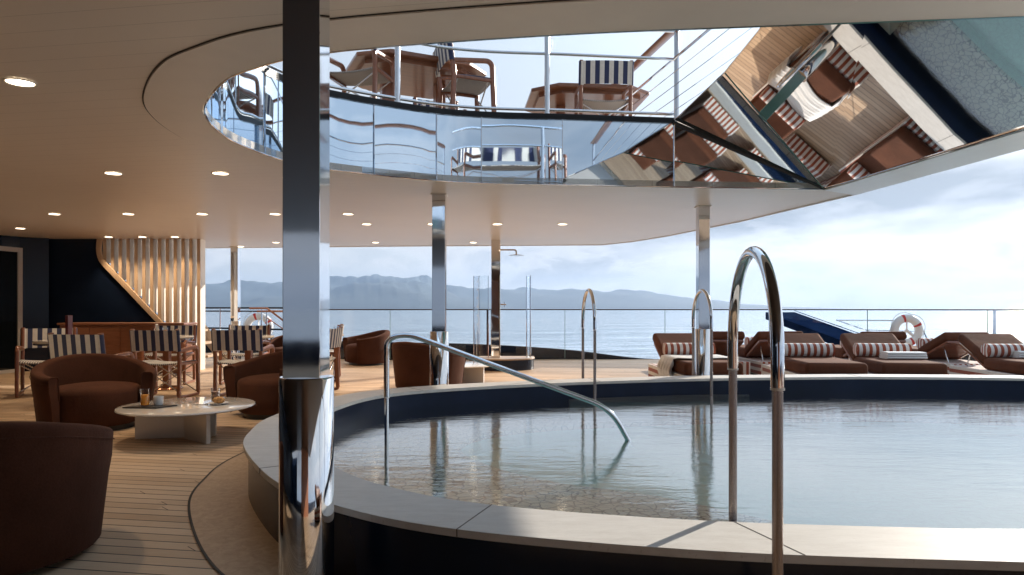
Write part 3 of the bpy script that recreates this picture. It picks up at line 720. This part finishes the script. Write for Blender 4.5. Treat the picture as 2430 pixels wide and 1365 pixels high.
q0 = Vector((-8.80,12.16)); q1 = Vector((-9.02,10.9)); dn = (q1-q0).normalized(); nrm = Vector((-dn.y, dn.x)); nrm = nrm if nrm.x > 0 else -nrm
def seg(a, c, z0, z1, mat, nm, off=.0, th=.05):
    A_ = q0+dn*a+nrm*off; B_ = q0+dn*c+nrm*off; C_ = B_+nrm*th; D2 = A_+nrm*th
    m = MB(); m.poly(ccw([tuple(A_), tuple(B_), tuple(C_), tuple(D2)]), z0, z1); loc_to(m.build(nm, mat, smooth=0, bevel=.004), root)
seg(0,.09,0,2.2,M['frame_w'],'jamb',.05); seg(.09,1.2,2.12,2.2,M['frame_w'],'header',.05); seg(1.2,1.28,0,2.2,M['frame_w'],'jamb',.05)
seg(.09,1.2,.0,.06,M['frame_w'],'threshold',.05); seg(.09,1.2,.06,2.12,M['darkglass'],'pane',.06,.02); seg(.62,.65,.06,2.12,M['blackmetal'],'mullion',.075,.02)

root = empty('slatted_stair_screen', (-6.6,12.5,0), label='tall screen of vertical cream slats with wooden fronts beside the stair', cat='slat screen')
def dz(x):
    for (x0, z0), (x1, z1) in zip(dia[:-1], dia[1:]):
        if x0 <= x <= x1: return z0+(z1-z0)*(x-x0)/(x1-x0) if x1 > x0 else z0
    return 0 if x > dia[-1][0] else 2.3
for i in range(13):
    x = (249+i*18.6-1215)/1620*12.5; z0 = max(dz(x), 0)
    if x > dia[-2][0]: z0 = max(z0, .0)
    if i == 12: z0 = 0
    wgt = .075 if i < 12 else .11
    sl_ = MB().box((x, 12.601, (z0+2.397)/2), (.05, .20, 2.397-z0)).build('slat', M['cream'], smooth=0); loc_to(sl_, root)
    fr_ = MB().box((x, 12.492, (z0+2.397)/2), (.058, .018, 2.397-z0)).build('slat_front', M['wood_pale'], smooth=0); fr_.parent = sl_; fr_.location = (0,0,0)
m = MB(); pth = [(a, 12.46, c) for a, c in dia]; m.tube(catmull(pth, 4), .03, 8, sq=(.022,.05)); loc_to(m.build('stringer', M['wood_pale']), root)
st = empty('staircase', (-6.6,13.3,0), label='wooden stair treads rising behind the slatted screen', cat='staircase')
for i in range(9):
    z = .22+i*.235; x = px12(0, 0)[0]
    xx = dia[-1][0]-.05-(z-.14)*.80
    o = MB().box((xx, 13.25, z), (.30, .85, .045)).build('tread', M['wood_pale'], smooth=0, bevel=.005); loc_to(o, st)
m = MB(); m.tube([(dia[-1][0], 13.7, .1), (dia[-1][0]-1.75, 13.7, 2.3)], .04, 4, sq=(.12,.02)); loc_to(m.build('stringer', M['cream'], smooth=0), st)

root = empty('console_cabinet', (-6.65,11.85,0), label='long low wooden service console against the navy wall', cat='console')
MB().box((0,0,.43), (2.1,.46,.82)).build('carcass', M['wood_x'], root, smooth=0, bevel=.006)
MB().box((0,0,.862), (2.16,.52,.035)).build('console_top', M['wood_x'], root, smooth=0, bevel=.006)
for i in range(4): MB().box((-.79+i*.525,-.236,.43), (.50,.014,.74)).build('cabinet_door', M['wood_x'], root, smooth=0, bevel=.003)

# stair handrail at far left background
root = empty('stair_handrail', (-5.6,15.2,0), label='reddish brown handrails of the stair leading down beyond the left life ring', cat='handrail')
D_ = 15.0
m = MB(); m.tube([pxp(592,732,D_), pxp(634,732,D_), pxp(700,782,D_)], .022, 8); loc_to(m.build('upper_rail', M['wood_ch']), root)
m = MB(); m.tube([pxp(610,739,D_), pxp(720,739,D_)], .022, 8).tube([pxp(634,755,D_), pxp(700,800,D_)], .012, 8); loc_to(m.build('lower_rail', M['wood_ch']), root)
for px in (621, 700):
    p = pxp(px, 734, D_); m = MB(); m.tube([(p[0],p[1],0),(p[0],p[1],p[2])], .018, 8); loc_to(m.build('rail_post', M['chrome']), root)

# ================================================================== furniture prototypes
def tub_chair():
    root = empty('tub_armchair', (0,0,0), 0, 'x', 'armchair', 'rust velvet tub armchairs')
    NT_, A0, A1 = 56, radians(-128), radians(128)      # angle from the back (+Y); opening to -Y
    def P(th, r, z):
        c_ = cos(th); s_ = sin(th); e_ = .80 if c_ < 0 else 1.0
        return (r*1.02*math.copysign(abs(s_)**(.82 if c_ < 0 else 1.0), s_), r*.96*math.copysign(abs(c_)**e_, c_), z)
    vs = []; k = 0
    for i in range(NT_+1):
        th = A0+(A1-A0)*i/NT_; c = cos(th/2)**2; e = abs(th)/A1
        zt = .525+.16*max(0, (1+cos(min(pi, abs(th)*1.36)))/2)
        ro = .50; ri = .40; rb = .45
        prof = [(rb-.012, .035), (rb, .05), (rb+.25*(ro-rb), .17), (rb+.62*(ro-rb), .34)]
        mid = (ro+ri)/2; hw = (ro-ri)/2; rr = .032
        prof += [(ro-.006, zt-.14), (ro, zt-rr)]
        for j in range(1, 5): a = (pi/2)*j/5; prof.append((ro-rr+rr*cos(a), zt-rr+rr*sin(a)))
        for j in range(1, 5): a = pi/2+(pi/2)*j/5; prof.append((ri+rr+rr*cos(a), zt-rr+rr*sin(a)))
        prof += [(ri, zt-rr), (ri-.004, zt-.16), (ri-.01, .30), (ri-.02, .06)]
        k = len(prof)
        for (r, z) in prof: vs.append(P(th, r, z))
    fs = [(i*k+j, i*k+j+1, (i+1)*k+j+1, (i+1)*k+j) for i in range(NT_) for j in range(k-1)]
    fs += [tuple(range(k)), tuple(NT_*k+j for j in range(k-1, -1, -1))]
    sh = MB().add(vs, fs).build('shell', M['velvet'], root, smooth=50)
    for s_ in (A0, A1):
        i = 0 if s_ == A0 else NT_
        pp = [Vector(vs[i*k+j]) for j in range(1, k-1)]; d_ = Vector((0,-.004,0)); MB().tube([p+d_ for p in pp], .006, 6).build('piping', M['velvet'], sh)
    MB().tube([P(A0+(A1-A0)*i/48, .503, .525+.16*max(0, (1+cos(min(pi, abs(A0+(A1-A0)*i/48)*1.36)))/2)-.062) for i in range(49)], .0025, 5).build('seam', M['velvet'], sh)
    # seat cushion: fills the drum and bulges at the open front
    out = []
    for i in range(64):
        a = 2*pi*i/64; r = .392; x = r*sin(a); y = r*.95*cos(a)
        if y < -.18: y = -.18+(y+.18)*1.12; x *= 1.0
        out.append((x*1.0, y))
    vs = []; rings = [(.90,.05),(.97,.07),(1.0,.20),(1.0,.345),(.98,.375),(.93,.392),(.80,.408),(.5,.424),(0.02,.43)]
    for s_, z in rings:
        for (x, y) in out: vs.append((x*s_, y*s_, z))
    n = 64; fs = [(r*n+i, r*n+(i+1) % n, (r+1)*n+(i+1) % n, (r+1)*n+i) for r in range(len(rings)-1) for i in range(n)]+[tuple((len(rings)-1)*n+i for i in range(n))]
    MB().add(vs, fs).build('seat_cushion', M['velvet'], root, smooth=60)
    MB().lathe([(0,0),(.33,0),(.33,.05),(0,.05)], 40).build('plinth', M['blackmetal'], root)
    return root
def director_chair():
    root = empty('director_chair', (0,0,0), 0, 'x', 'director chair', 'striped director chairs')
    w = .29; R = (.019,.014)
    for s_ in (-1, 1):
        x = s_*w
        pf = fillet([(x,.20,.62),(x,-.20,.64),(x,-.225,.02),(x,.0,.022),(x,.235,.02),(x,.225,.46),(x,.27,.87)], .07, 6)
        # side frame: armrest bends into the front leg, floor runner, rear post
        MB().tube(fillet([(x,.235,.60),(x,-.20,.64),(x,-.225,.05)], .08, 7), .02, 10, sq=(.026,.021)).build('armrest', M['wood_ch'], root, smooth=60)
        MB().tube(fillet([(x,-.225,.06),(x,-.23,.018),(x,.235,.018),(x,.232,.06)], .03, 5), .018, 10, sq=(.018,.016)).build('floor_runner', M['wood_ch'], root, smooth=60)
        MB().tube(catmull([(x,.232,.04),(x,.222,.30),(x,.218,.48),(x,.245,.68),(x,.275,.875)], 5), .02, 10, sq=(.027,.021)).build('rear_post', M['wood_ch'], root, smooth=60)
        MB().tube([(x,-.215,.43),(x,.21,.44)], .016, 10, sq=(.018,.014)).build('seat_rail', M['wood_ch'], root, smooth=60)
    n = 10; vs = []
    for j in range(2):
        for i in range(n+1):
            x = -w+2*w*i/n; s_ = .018*(1-(x/w)**2)
            vs += [(x, .262+s_+j*.006, .605+.0), (x, .292+s_+j*.006, .862)]
    m_ = 2*(n+1); fs = []
    for i in range(n):
        a = 2*i; fs += [(a, a+2, a+3, a+1), (m_+a, m_+a+1, m_+a+3, m_+a+2), (a, m_+a, m_+a+2, a+2), (a+1, a+3, m_+a+3, m_+a+1)]
    m = MB().add(vs, fs)
    for s_ in (-1, 1): m.tube([(s_*w,.235+.005,.60),(s_*w,.277,.862)], .03, 12)
    m.build('back_sling', M['stripe_back'], root, smooth=60)
    vs = []; ny = 8
    for i in range(n+1):
        x = -w+2*w*i/n; z = .455-.022*(1-(x/w)**2)
        for q in range(ny+1):
            y = -.22+.43*q/ny; vs.append((x, y, z+.012*(1-abs(2*q/ny-1)**3)))
    kk = ny+1; fs = [(i*kk+q, (i+1)*kk+q, (i+1)*kk+q+1, i*kk+q+1) for i in range(n) for q in range(ny)]
    o = MB().add(vs, fs).build('seat_sling', M['stripe_seat'], root, smooth=60)
    so = o.modifiers.new('solid', 'SOLIDIFY'); so.thickness = .014; so.offset = -1
    for y in (-.17, .17):
        for s_ in (-1, 1):
            MB().tube([(s_*(w-.01), y+.012*s_, .06),(-s_*(w-.01), y+.012*s_, .42)], .008, 8).build('cross_brace', M['chrome'], root, smooth=60)
    return root
def lounger(towel=None):
    root = empty('sun_lounger', (0,0,0), 0, 'x', 'sun lounger', 'rust cushioned sun loungers')
    w, L = .80, 1.98           # foot end at y=0, head at y=L
    MB().box((0, L/2, .155), (w, L, .22), mis=[1,0,0,0,1,1]).build('striped_base', [M['stripe_end'], M['stripe_side'], M['white']], root, smooth=0, bevel=.012)
    MB().box((0, L/2, .025), (w-.14, L-.14, .05)).build('plinth', M['blackmetal'], root, smooth=0)
    MB().box((0, .60, .355), (w-.03, 1.16, .175)).build('seat_cushion', M['lounge'], root, smooth=60, bevel=.055, seg=5)
    # back rest rises from y=1.15 to the head
    a = radians(25); Mb = Matrix.Translation((0, 1.16, .315)) @ Matrix.Rotation(a, 4, 'X')
    MB().box((0, .37, .085), (w-.03, .74, .14), M=Mb).build('back_cushion', M['lounge'], root, smooth=60, bevel=.05, seg=5)
    fr = MB()
    for s_ in (-1, 1): fr.box((s_*(w/2-.06), .34, -.012), (.04, .68, .03), M=Mb)
    fr.box((0, .68, -.012), (w-.1, .04, .03), M=Mb); bf = fr.build('back_frame', M['wood_ch'], root, smooth=0)
    for i in range(11): MB().box((0, .04+i*.058, -.010), (w-.18, .028, .014), M=Mb).build('slat', M['wood_ch'], bf, smooth=0)
    e = Mb @ Vector((0,.5,-.03))
    for s_ in (-1, 1): MB().tube([(s_*.28, e.y, e.z), (s_*.28, e.y+.10, .265)], .009, 8).build('prop', M['chrome'], root)
    MB().tube([(-.36,1.16,.535),(.36,1.16,.535)], .097, 28, cap=False).add([], []).build('bolster', M['stripe_bol'], root, smooth=60)
    for s_ in (-1, 1):
        n = 28; vs = [(s_*.36, 1.16+.097*cos(2*pi*i/n), .535+.097*sin(2*pi*i/n)) for i in range(n)]+[(s_*.371, 1.16+.06*cos(2*pi*i/n), .535+.06*sin(2*pi*i/n)) for i in range(n)]
        fs = [(i, (i+1) % n, n+(i+1) % n, n+i) for i in range(n)]+[tuple(n+i for i in range(n))]
        MB().add(vs, fs).build('bolster_end', M['stripe_bolend'], root, smooth=60)
    return root
def bistro_table(oct_=False):
    if oct_:
        root = empty('octagonal_table', (0,0,0), 0, 'x', 'table', 'octagonal wooden tables on the upper deck')
        P = [(.75,.42),(.45,.66),(-.45,.66),(-.75,.42),(-.75,-.42),(-.45,-.66),(.45,-.66),(.75,-.42)]
        b = MB(); b.poly(P, .70, .745); b.build('tabletop', M['wood_x'], root, smooth=0, bevel=.01)
        b = MB(); b.poly([(x*.86, y*.84) for x, y in P], .655, .70); b.build('apron', M['wood_x'], root, smooth=0)
        for s_ in (-1, 1): MB().box((s_*.32,0,.33), (.12,.12,.65)).build('leg', M['wood_ch'], root, smooth=0, bevel=.01)
        MB().box((0,0,.03), (1.0,.42,.05)).build('base_plate', M['wood_ch'], root, smooth=0, bevel=.01); return root
    root = empty('bistro_table', (0,0,0), 0, 'x', 'table', 'round dining tables')
    MB().lathe([(0,.705),(.30,.705),(.335,.715),(.345,.73),(.34,.745),(0,.748)], 48).build('tabletop', M['tmarble'], root, smooth=40)
    MB().lathe([(.30,.69),(.338,.695),(.338,.712),(.30,.712)], 48).build('metal_edge', M['chrome'], root, smooth=40)
    MB().tube([(0,0,.03),(0,0,.70)], .05, 8, sq=(.05,.05)).build('pedestal', M['wood_ch'], root, smooth=60)
    MB().lathe([(0,0),(.20,0),(.205,.012),(.19,.028),(0,.034)], 40).build('base_disc', simple('copper_disc', (.30,.15,.09), .2, .8), root, smooth=40)
    return root
def coffee_table():
    root = empty('coffee_table', (0,0,0), 0, 'x', 'coffee table', 'white round coffee tables')
    MB().lathe([(0,.25),(.42,.252),(.54,.268),(.56,.278),(.555,.288),(.53,.292),(0,.292)], 80).build('tabletop', M['lacq'], root, smooth=40)
    MB().box((-.10,.03,.127), (.66,.035,.25), M=rot(radians(12))).build('slab_leg', M['lacq'], root, smooth=0, bevel=.004)
    MB().box((.22,-.03,.127), (.38,.035,.25), M=rot(radians(-38))).build('slab_leg', M['lacq'], root, smooth=0, bevel=.004)
    return root
TUB, DIR, LOU, BIS, COF = tub_chair(), director_chair(), lounger(), bistro_table(), coffee_table(); OCT = bistro_table(True)
def R(d): return radians(d)
# rz=0: front faces the camera (-Y)
place(TUB, -3.98, 6.52, R(42), 'rust velvet tub armchair left of the white coffee table, seat facing right')
place(TUB, -2.52, 7.30, R(-28), 'rust velvet tub armchair right of the white coffee table, partly behind the near column')
place(TUB, -2.40, 3.10, R(-150), 'large rust armchair seen from behind in the bottom left corner')
place(TUB, -2.95, 13.75, R(-58), 'small distant rust armchair by the glass balustrade turned to the left')
place(TUB, -1.18, 9.55, R(142), 'rust armchair behind the second steel column with its back to the viewer')
place(TUB, -4.05, 12.6, R(-20), 'rust armchair mostly hidden behind the near column, left of it')
place(COF, -2.85, 6.0, 0, 'white lacquered round coffee table with drinks between two armchairs')
place(COF, -.80, 10.35, R(20), 'white round coffee table half hidden behind the armchair by the second column')
place(BIS, -5.45, 8.35, 0, 'round dining table holding a maroon menu stand, leftmost of the dining tables')
place(BIS, -4.85, 9.6, 0, 'round dining table with juice and bottle before the wooden console')
place(BIS, -3.72, 9.65, 0, 'round dining table between two striped chairs left of the near column')
place(BIS, -2.86, 10.2, 0, 'round dining table largely hidden by the near column')
place(DIR, -6.10, 8.95, R(28), 'striped director chair at far left beside the glazed door, facing right')
place(DIR, -4.55, 7.45, R(172), 'striped director chair seen from behind, just above the left armchair')
place(DIR, -4.42, 8.75, R(176), 'striped director chair seen from behind with crossed steel braces in full view')
place(DIR, -5.15, 10.25, R(8), 'striped director chair facing the viewer in front of the wooden console')
place(DIR, -3.46, 8.85, R(180), 'striped director chair seen from behind, nearest the near column on its left')
place(DIR, -4.05, 10.35, R(6), 'striped director chair facing the viewer behind the one nearest the column')
place(DIR, -2.66, 9.2, R(-92), 'striped director chair seen edge on just right of the near column')
place(DIR, -2.98, 10.75, R(-80), 'farther striped director chair peeping out right of the near column')
# loungers
place(LOU, 2.60, 8.72, R(2), 'sun lounger with draped white towel, leftmost of the front row')
place(LOU, 4.12, 8.62, R(-5), 'front row sun lounger with plain cushion behind the big hoop')
place(LOU, 5.10, 8.60, R(-9), 'front row sun lounger carrying a rolled white towel')
place(LOU, 6.95, 8.45, R(-4), 'front row sun lounger cut off by the right edge of the picture')
place(LOU, 3.45, 13.0, R(180), 'back row sun lounger turned away, first from the left')
place(LOU, 4.42, 13.0, R(180), 'back row sun lounger turned away, partly behind the big hoop')
place(LOU, 6.0, 12.9, R(182), 'back row sun lounger turned away in front of the life ring')
place(LOU, 7.1, 12.6, R(184), 'back row sun lounger with visible slatted backrest at the right')

place(LOU, 2.9, 1.55, R(182), 'sun lounger on the near side of the pool, mirrored in the soffit, first of three')
place(LOU, 4.2, 1.50, R(178), 'sun lounger on the near side of the pool, mirrored in the soffit, middle of three')
place(LOU, 5.5, 1.55, R(176), 'sun lounger on the near side of the pool, mirrored in the soffit, last of three')
# ------------------------------------------------ towels
def towel_drape():
    nx, ny = 36, 50; vs = []
    hw = .385; top = .452; prof = []
    for i in range(nx+1):
        s_ = i/nx; L_ = -.74+1.48*s_      # arc length across, hangs over both sides
        if abs(L_) <= hw+.02: x, z = L_, top
        else: x = math.copysign(hw+.024, L_); z = top-(abs(L_)-hw-.02)
        prof.append((x, z))
    for q in range(ny+1):
        t_ = q/ny
        for i, (x, z) in enumerate(prof):
            wv_ = .010*sin(t_*26+i*.25)+.007*sin(t_*51+1.3+i*.1)
            hang = 1 if abs(x) > hw else .35
            y = .42+.62*t_+.05*sin(i*.35); vs.append((x+(math.copysign(abs(wv_)*3.4+.004, x)*min(1, (top-z)*9+.15) if abs(x) > hw else 0), y+(.03*sin(z*30) if abs(x) > hw else 0), z+ (wv_+.012)*hang*(1 if abs(x) <= hw else .0)+.006))
    k = nx+1; fs = [(q*k+i, q*k+i+1, (q+1)*k+i+1, (q+1)*k+i) for q in range(ny) for i in range(nx)]
    m = MB().add(vs, fs); m.recalc = False; o = m.build('towel', M['towel'], smooth=180)
    so = o.modifiers.new('solid', 'SOLIDIFY'); so.thickness = .008; so.offset = 1; return o
o = towel_drape(); o.location = (2.60, 8.72, 0); o.rotation_euler = (0,0,R(2)); tag(o, 'white crumpled towel draped across the leftmost front lounger', 'towel')
def folded(loc, rz, label):
    m = MB(); n = 14
    # folded stack with rolled edge: layered rounded slabs
    for i in range(3):
        m.tube([(-.26+.004*i, 0, .018+i*.030), (.26-.003*i, 0, .018+i*.030)], .1, 16, sq=(.017,.125-.006*i))
    o = m.build('folded_towel', M['towel'], loc=loc, rz=rz, smooth=60); return tag(o, label, 'towel', 'folded white towels')
folded((5.34,9.32,.445), R(-4), 'folded white towel lying on the third front lounger')
folded((7.25,9.50,.445), R(-4), 'folded white towel at the right picture edge on the last lounger')

# ------------------------------------------------ things on the coffee table
zt = .292
def tumbler(x, y, z, r, h, fill, fm, name, label, cat):
    root = empty(name, (x, y, z), label=label, cat=cat)
    MB().lathe([(0,.001),(r*.92,.001),(r,h),(r-.002,h),(r*.92-.002,.008),(0,.008)], 32).build('glass', M['drink_glass'], root, smooth=40)
    MB().lathe([(0,.009),(r*.90,.009),(r*.90+(r*.08)*(fill/h)-.003,fill),(0,fill)], 32).build('drink', fm, root, smooth=40)
    return root
o = MB(); o.poly([(-.20,-.07),(.10,-.09),(.20,.07),(-.10,.09)], 0, .012); tag(o.build('serving_tray', M['tray'], loc=(-3.10,5.85,zt), bevel=.002), 'dark flat serving tray on the left of the coffee table', 'tray')
tumbler(-3.14, 5.84, zt+.013, .037, .145, .095, M['juice'], 'juice_glass', 'tall glass of orange juice on the dark tray', 'glass')
root = empty('white_cup', (-3.055,5.90,zt+.013), label='plain white cup beside the juice on the dark tray', cat='cup')
MB().lathe([(0,0),(.032,0),(.038,.01),(.040,.075),(.036,.075),(.033,.012),(0,.012)], 32).build('cup_body', M['porcelain'], root, smooth=40)
tumbler(-2.70, 6.22, zt, .040, .12, .09, M['coffee'], 'iced_coffee_glass', 'short glass of iced coffee beside the croissant plate', 'glass')
o = MB().lathe([(0,.004),(.05,.003),(.085,.014),(.087,.016),(.05,.009),(0,.009)], 40).build('plate', M['porcelain'], loc=(-2.59,6.02,zt)); tag(o, 'small white plate under the croissant on the coffee table', 'plate')
vs = []; nseg = 30; k = 12
for i in range(nseg+1):
    t_ = i/nseg; a = -1.15+2.3*t_; e = sin(pi*t_)**.7; r_ = .004+.027*e*(1+.10*sin(t_*40))
    cx, cy = .055*sin(a), .035*cos(a)-.03
    for j in range(k): b_ = 2*pi*j/k; vs.append((cx+r_*cos(b_)*sin(a)*.6, cy+r_*cos(b_), .03+r_*sin(b_)*1.0))
fs = [(i*k+j, i*k+(j+1) % k, (i+1)*k+(j+1) % k, (i+1)*k+j) for i in range(nseg) for j in range(k)]
o = MB().add(vs, fs).build('croissant', M['crust'], loc=(-2.585,6.02,zt+.008), smooth=60); tag(o, 'golden croissant on the small white plate', 'croissant')
o = MB().tube([(0,0,.004),(.10,.01,.004),(.13,.012,.006)], [.004,.003,.009], 8).build('teaspoon', M['chrome'], loc=(-2.80,5.98,zt)); tag(o, 'small steel teaspoon left of the croissant plate', 'spoon')
# on dining tables
o = MB().box((0,0,.15), (.035,.09,.30)).build('menu_stand', M['menu'], loc=(-5.42,8.35,.748), smooth=0, bevel=.003); tag(o, 'upright maroon menu stand on the leftmost dining table', 'menu')
tumbler(-4.80, 9.45, .748, .036, .12, .085, M['juice'], 'juice_glass', 'glass of orange juice on the dining table by the console', 'glass')
root = empty('glass_bottle', (-4.92,9.45,.748), label='small clear bottle beside the juice on the dining table', cat='bottle')
MB().lathe([(0,0),(.034,0),(.036,.02),(.034,.09),(.016,.12),(.015,.15),(0,.15)], 24).build('bottle_body', M['drink_glass'], root, smooth=50)
MB().lathe([(0,.15),(.018,.15),(.018,.165),(0,.168)], 20).build('cap', M['white'], root)
def cup(loc, label, nm='coffee_cup'):
    root = empty(nm, loc, label=label, cat='cup', group='cups on the dining tables')
    MB().lathe([(0,.002),(.06,.004),(.075,.012),(.074,.014),(.0,.008)], 32).build('saucer', M['porcelain'], root, smooth=40)
    MB().lathe([(0,.010),(.025,.010),(.040,.035),(.044,.07),(.041,.07),(.036,.035),(0,.02)], 28).build('cup_body', M['porcelain'], root, smooth=40)
cup((-5.02,9.40,.748), 'white coffee cup on the dining table by the console')
cup((-3.55,9.50,.748), 'white coffee cup on the table between the chairs left of the column')
root = empty('glass_bottle', (-3.93,9.60,.748), label='clear bottle on the table left of the near column', cat='bottle')
MB().lathe([(0,0),(.034,0),(.036,.02),(.034,.13),(.014,.18),(.013,.22),(0,.22)], 24).build('bottle_body', M['drink_glass'], root, smooth=50)
tumbler(-2.60, 10.1, .748, .036, .12, .03, M['coffee'], 'iced_coffee_glass', 'nearly empty glass on the table peeping right of the near column', 'glass')

# ================================================================== upper deck furniture and rails
ZF = ZU+.06
rr_ = empty('upper_inner_railing', (0,7,ZF), label='stainless tube railing around the opening on the upper deck', cat='railing')
Fi = offset(near, -.045, closed=False)   # just back from the edge
test = offset(near, .045, closed=False)
Fi = test if sum((p[0]-0)**2+(p[1]-5)**2 for p in test) > sum((p[0]-0)**2+(p[1]-5)**2 for p in Fi) else Fi
# closed line: near side, left end, far side, then back towards the viewer along the soffit edge
K2 = (1.72,7.13)
for z, r in ((3.165,.016),(3.74,.016),(4.04,.022)):
    o = MB().tube([(p[0],p[1],z) for p in Fi]+[(K2[0],K2[1],z)], r, 10).build('rail_tube', M['chrome'], smooth=60); loc_to(o, rr_)
def post(x, y, parent, z1=4.04, r=.028): o = MB().tube([(x,y,ZU+.01),(x,y,z1)], r, 14).build('post', M['chrome'], smooth=60); loc_to(o, parent)
def on(Fi, px):   # far-side point seen at photo column px
    c = [p for p in Fi if p[1] > 5.3]; return min(c, key=lambda p: abs(1215+1620*p[0]/p[1]-px))
for px in (700, 950, 1290): p = on(Fi, px); post(p[0], p[1], rr_)
post(K2[0], K2[1], rr_)
for i, p in enumerate(Fi):
    if i in (4, 18, 34, 50, 66): post(p[0], p[1], rr_)
r2 = empty('upper_outer_railing', (1.2,9.5,ZF), label='upper deck side railing with wide wooden cap and thin wires', cat='railing')
A_ = [(rail_x(y)+.04, y) for y in (2.2, 4, 5.5, 7.15, 9, 11, 13.2)]
o = MB().tube([(x,y,4.05) for x, y in A_], .05, 8, sq=(.018,.055)).build('wooden_cap', M['wood_ch'], smooth=60); loc_to(o, r2)
o = MB().tube([(x,y,3.74) for x, y in A_], .014, 8).build('rail_tube', M['chrome']); loc_to(o, r2)
for z in (3.60,3.46,3.32,3.2): o = MB().tube([(x,y,z) for x, y in A_], .004, 6).build('wire', M['chrome']); loc_to(o, r2)
for y in (2.2,9.6,11.8,13.2): post(rail_x(y)+.04, y, r2, 4.04, .022)
for o_ in (): pass
gU = 'striped director chairs on the upper deck'
place(OCT, -1.15, 7.95, R(25), 'large octagonal wooden table on the upper deck, seen from below at left', z=ZF)
place(OCT, .95, 8.95, R(5), 'farther octagonal wooden table on the upper deck behind a single chair', z=ZF)
place(DIR, -.50, 7.45, R(-70+180), 'upper deck striped chair right of the big octagonal table, nearest the opening', z=ZF, group=gU)
place(DIR, -1.60, 7.15, R(165), 'upper deck striped chair at the left in front of the big octagonal table', z=ZF, group=gU)
place(DIR, 1.08, 8.15, R(182), 'upper deck striped chair standing alone in front of the farther table', z=ZF, group=gU)
place(DIR, -.95, 9.1, R(20), 'small far upper deck striped chair behind the big octagonal table', z=ZF, group=gU)
place(DIR, .98, 2.15, R(180), 'upper deck striped chair mirrored in the fascia, right of its pair', z=ZF, group=gU)
place(DIR, 1.74, 2.3, R(172), 'upper deck striped chair mirrored in the fascia, left of its pair', z=ZF, group=gU)

# ================================================================== downlights
LP = [(-2.73,3.79),(-3.72,6.37),(-2.72,6.37),(-6.14,9.16),(-5.15,9.16),(-4.16,9.16),(-3.18,9.16),(-2.2,9.16),(-2.19,10.28),(-1.2,10.28),(-.22,10.28),(.76,10.28),(-7.8,10.83),(-7.18,12.15),(-6.58,12.15),(-6.0,12.15),(-4.56,13.2),(-2.64,13.2),(-.75,13.2),(-5.6,14.1)]
LPX = [(-4.3,3.79),(-5.6,6.37)]  # unseen lamps added beyond the frame to light the foreground
DL = empty('downlight', (0,0,0), 0, 'x', 'downlight', 'round recessed ceiling downlights')
MB().lathe([(.068,-.001),(.082,-.001),(.082,-.006),(.075,-.008),(.068,-.004)], 36).build('trim_ring', M['lampring'], DL, smooth=40)
MB().lathe([(0,-.003),(.068,-.003)], 36).build('diffuser', M['lamp'], DL, smooth=0)
names = ['largest and nearest ceiling downlight at upper left', 'left of the two downlights level with the near column', 'right of the two downlights level with the near column']
sp = bpy.data.lights.new('downlight_beam', 'SPOT'); sp.energy = 19; sp.color = (1.0,.77,.52); sp.spot_size = radians(100); sp.spot_blend = .7; sp.shadow_soft_size = .05
for i, (x, y) in enumerate(LP+LPX):
    if i < 3: lab = names[i]
    elif i < len(LP):
        px = int(1215+1620*x/y)
        row = {9.16:'the front far row', 10.28:'the second far row', 10.83:'the spot by the door', 12.15:'the row over the stair screen', 13.2:'the row by the far ceiling edge', 14.1:'the spot at the outermost ceiling edge'}[y]
        mates = sorted(a for a, b_ in LP if b_ == y); n_ = mates.index(x)
        ordn = ['first', 'second', 'third', 'fourth', 'fifth'][n_]
        lab = 'small recessed downlight, %s from left in %s' % (ordn, row) if len(mates) > 1 else 'single small recessed downlight, %s' % row
    else: lab = 'added ceiling downlight out of view, '+['far left before the first armchair', 'left of the paired lights'][i-len(LP)]
    o = place(DL, x, y, 0, lab, z=ZC-.017 if y < 2.6 else ZC-.001 if not (x > -2.5 and y < 7.5 and y > 2.6) else ZC-.009)
    lo = bpy.data.objects.new('downlight_beam', sp); COL.objects.link(lo); lo.location = (0,0,-.03); lo.parent = o

# ================================================================== haze
HAZE = True
if HAZE:
    m = MB(); m.box((0,0,87), (8400,8400,186.0)); o = m.build('haze', simple('haze', (1,1,1)), smooth=0); tag(o, kind='stuff')
    mt = bpy.data.materials.new('haze_air'); mt.use_nodes = True; n_ = mt.node_tree.nodes; n_.remove(n_['Principled BSDF'])
    pv = n_.new('ShaderNodeVolumePrincipled'); pv.inputs['Color'].default_value = (.46,.62,.88,1); pv.inputs['Density'].default_value = .00022; pv.inputs['Anisotropy'].default_value = .3
    mt.node_tree.links.new(pv.outputs[0], n_['Material Output'].inputs['Volume']); o.data.materials.clear(); o.data.materials.append(mt)
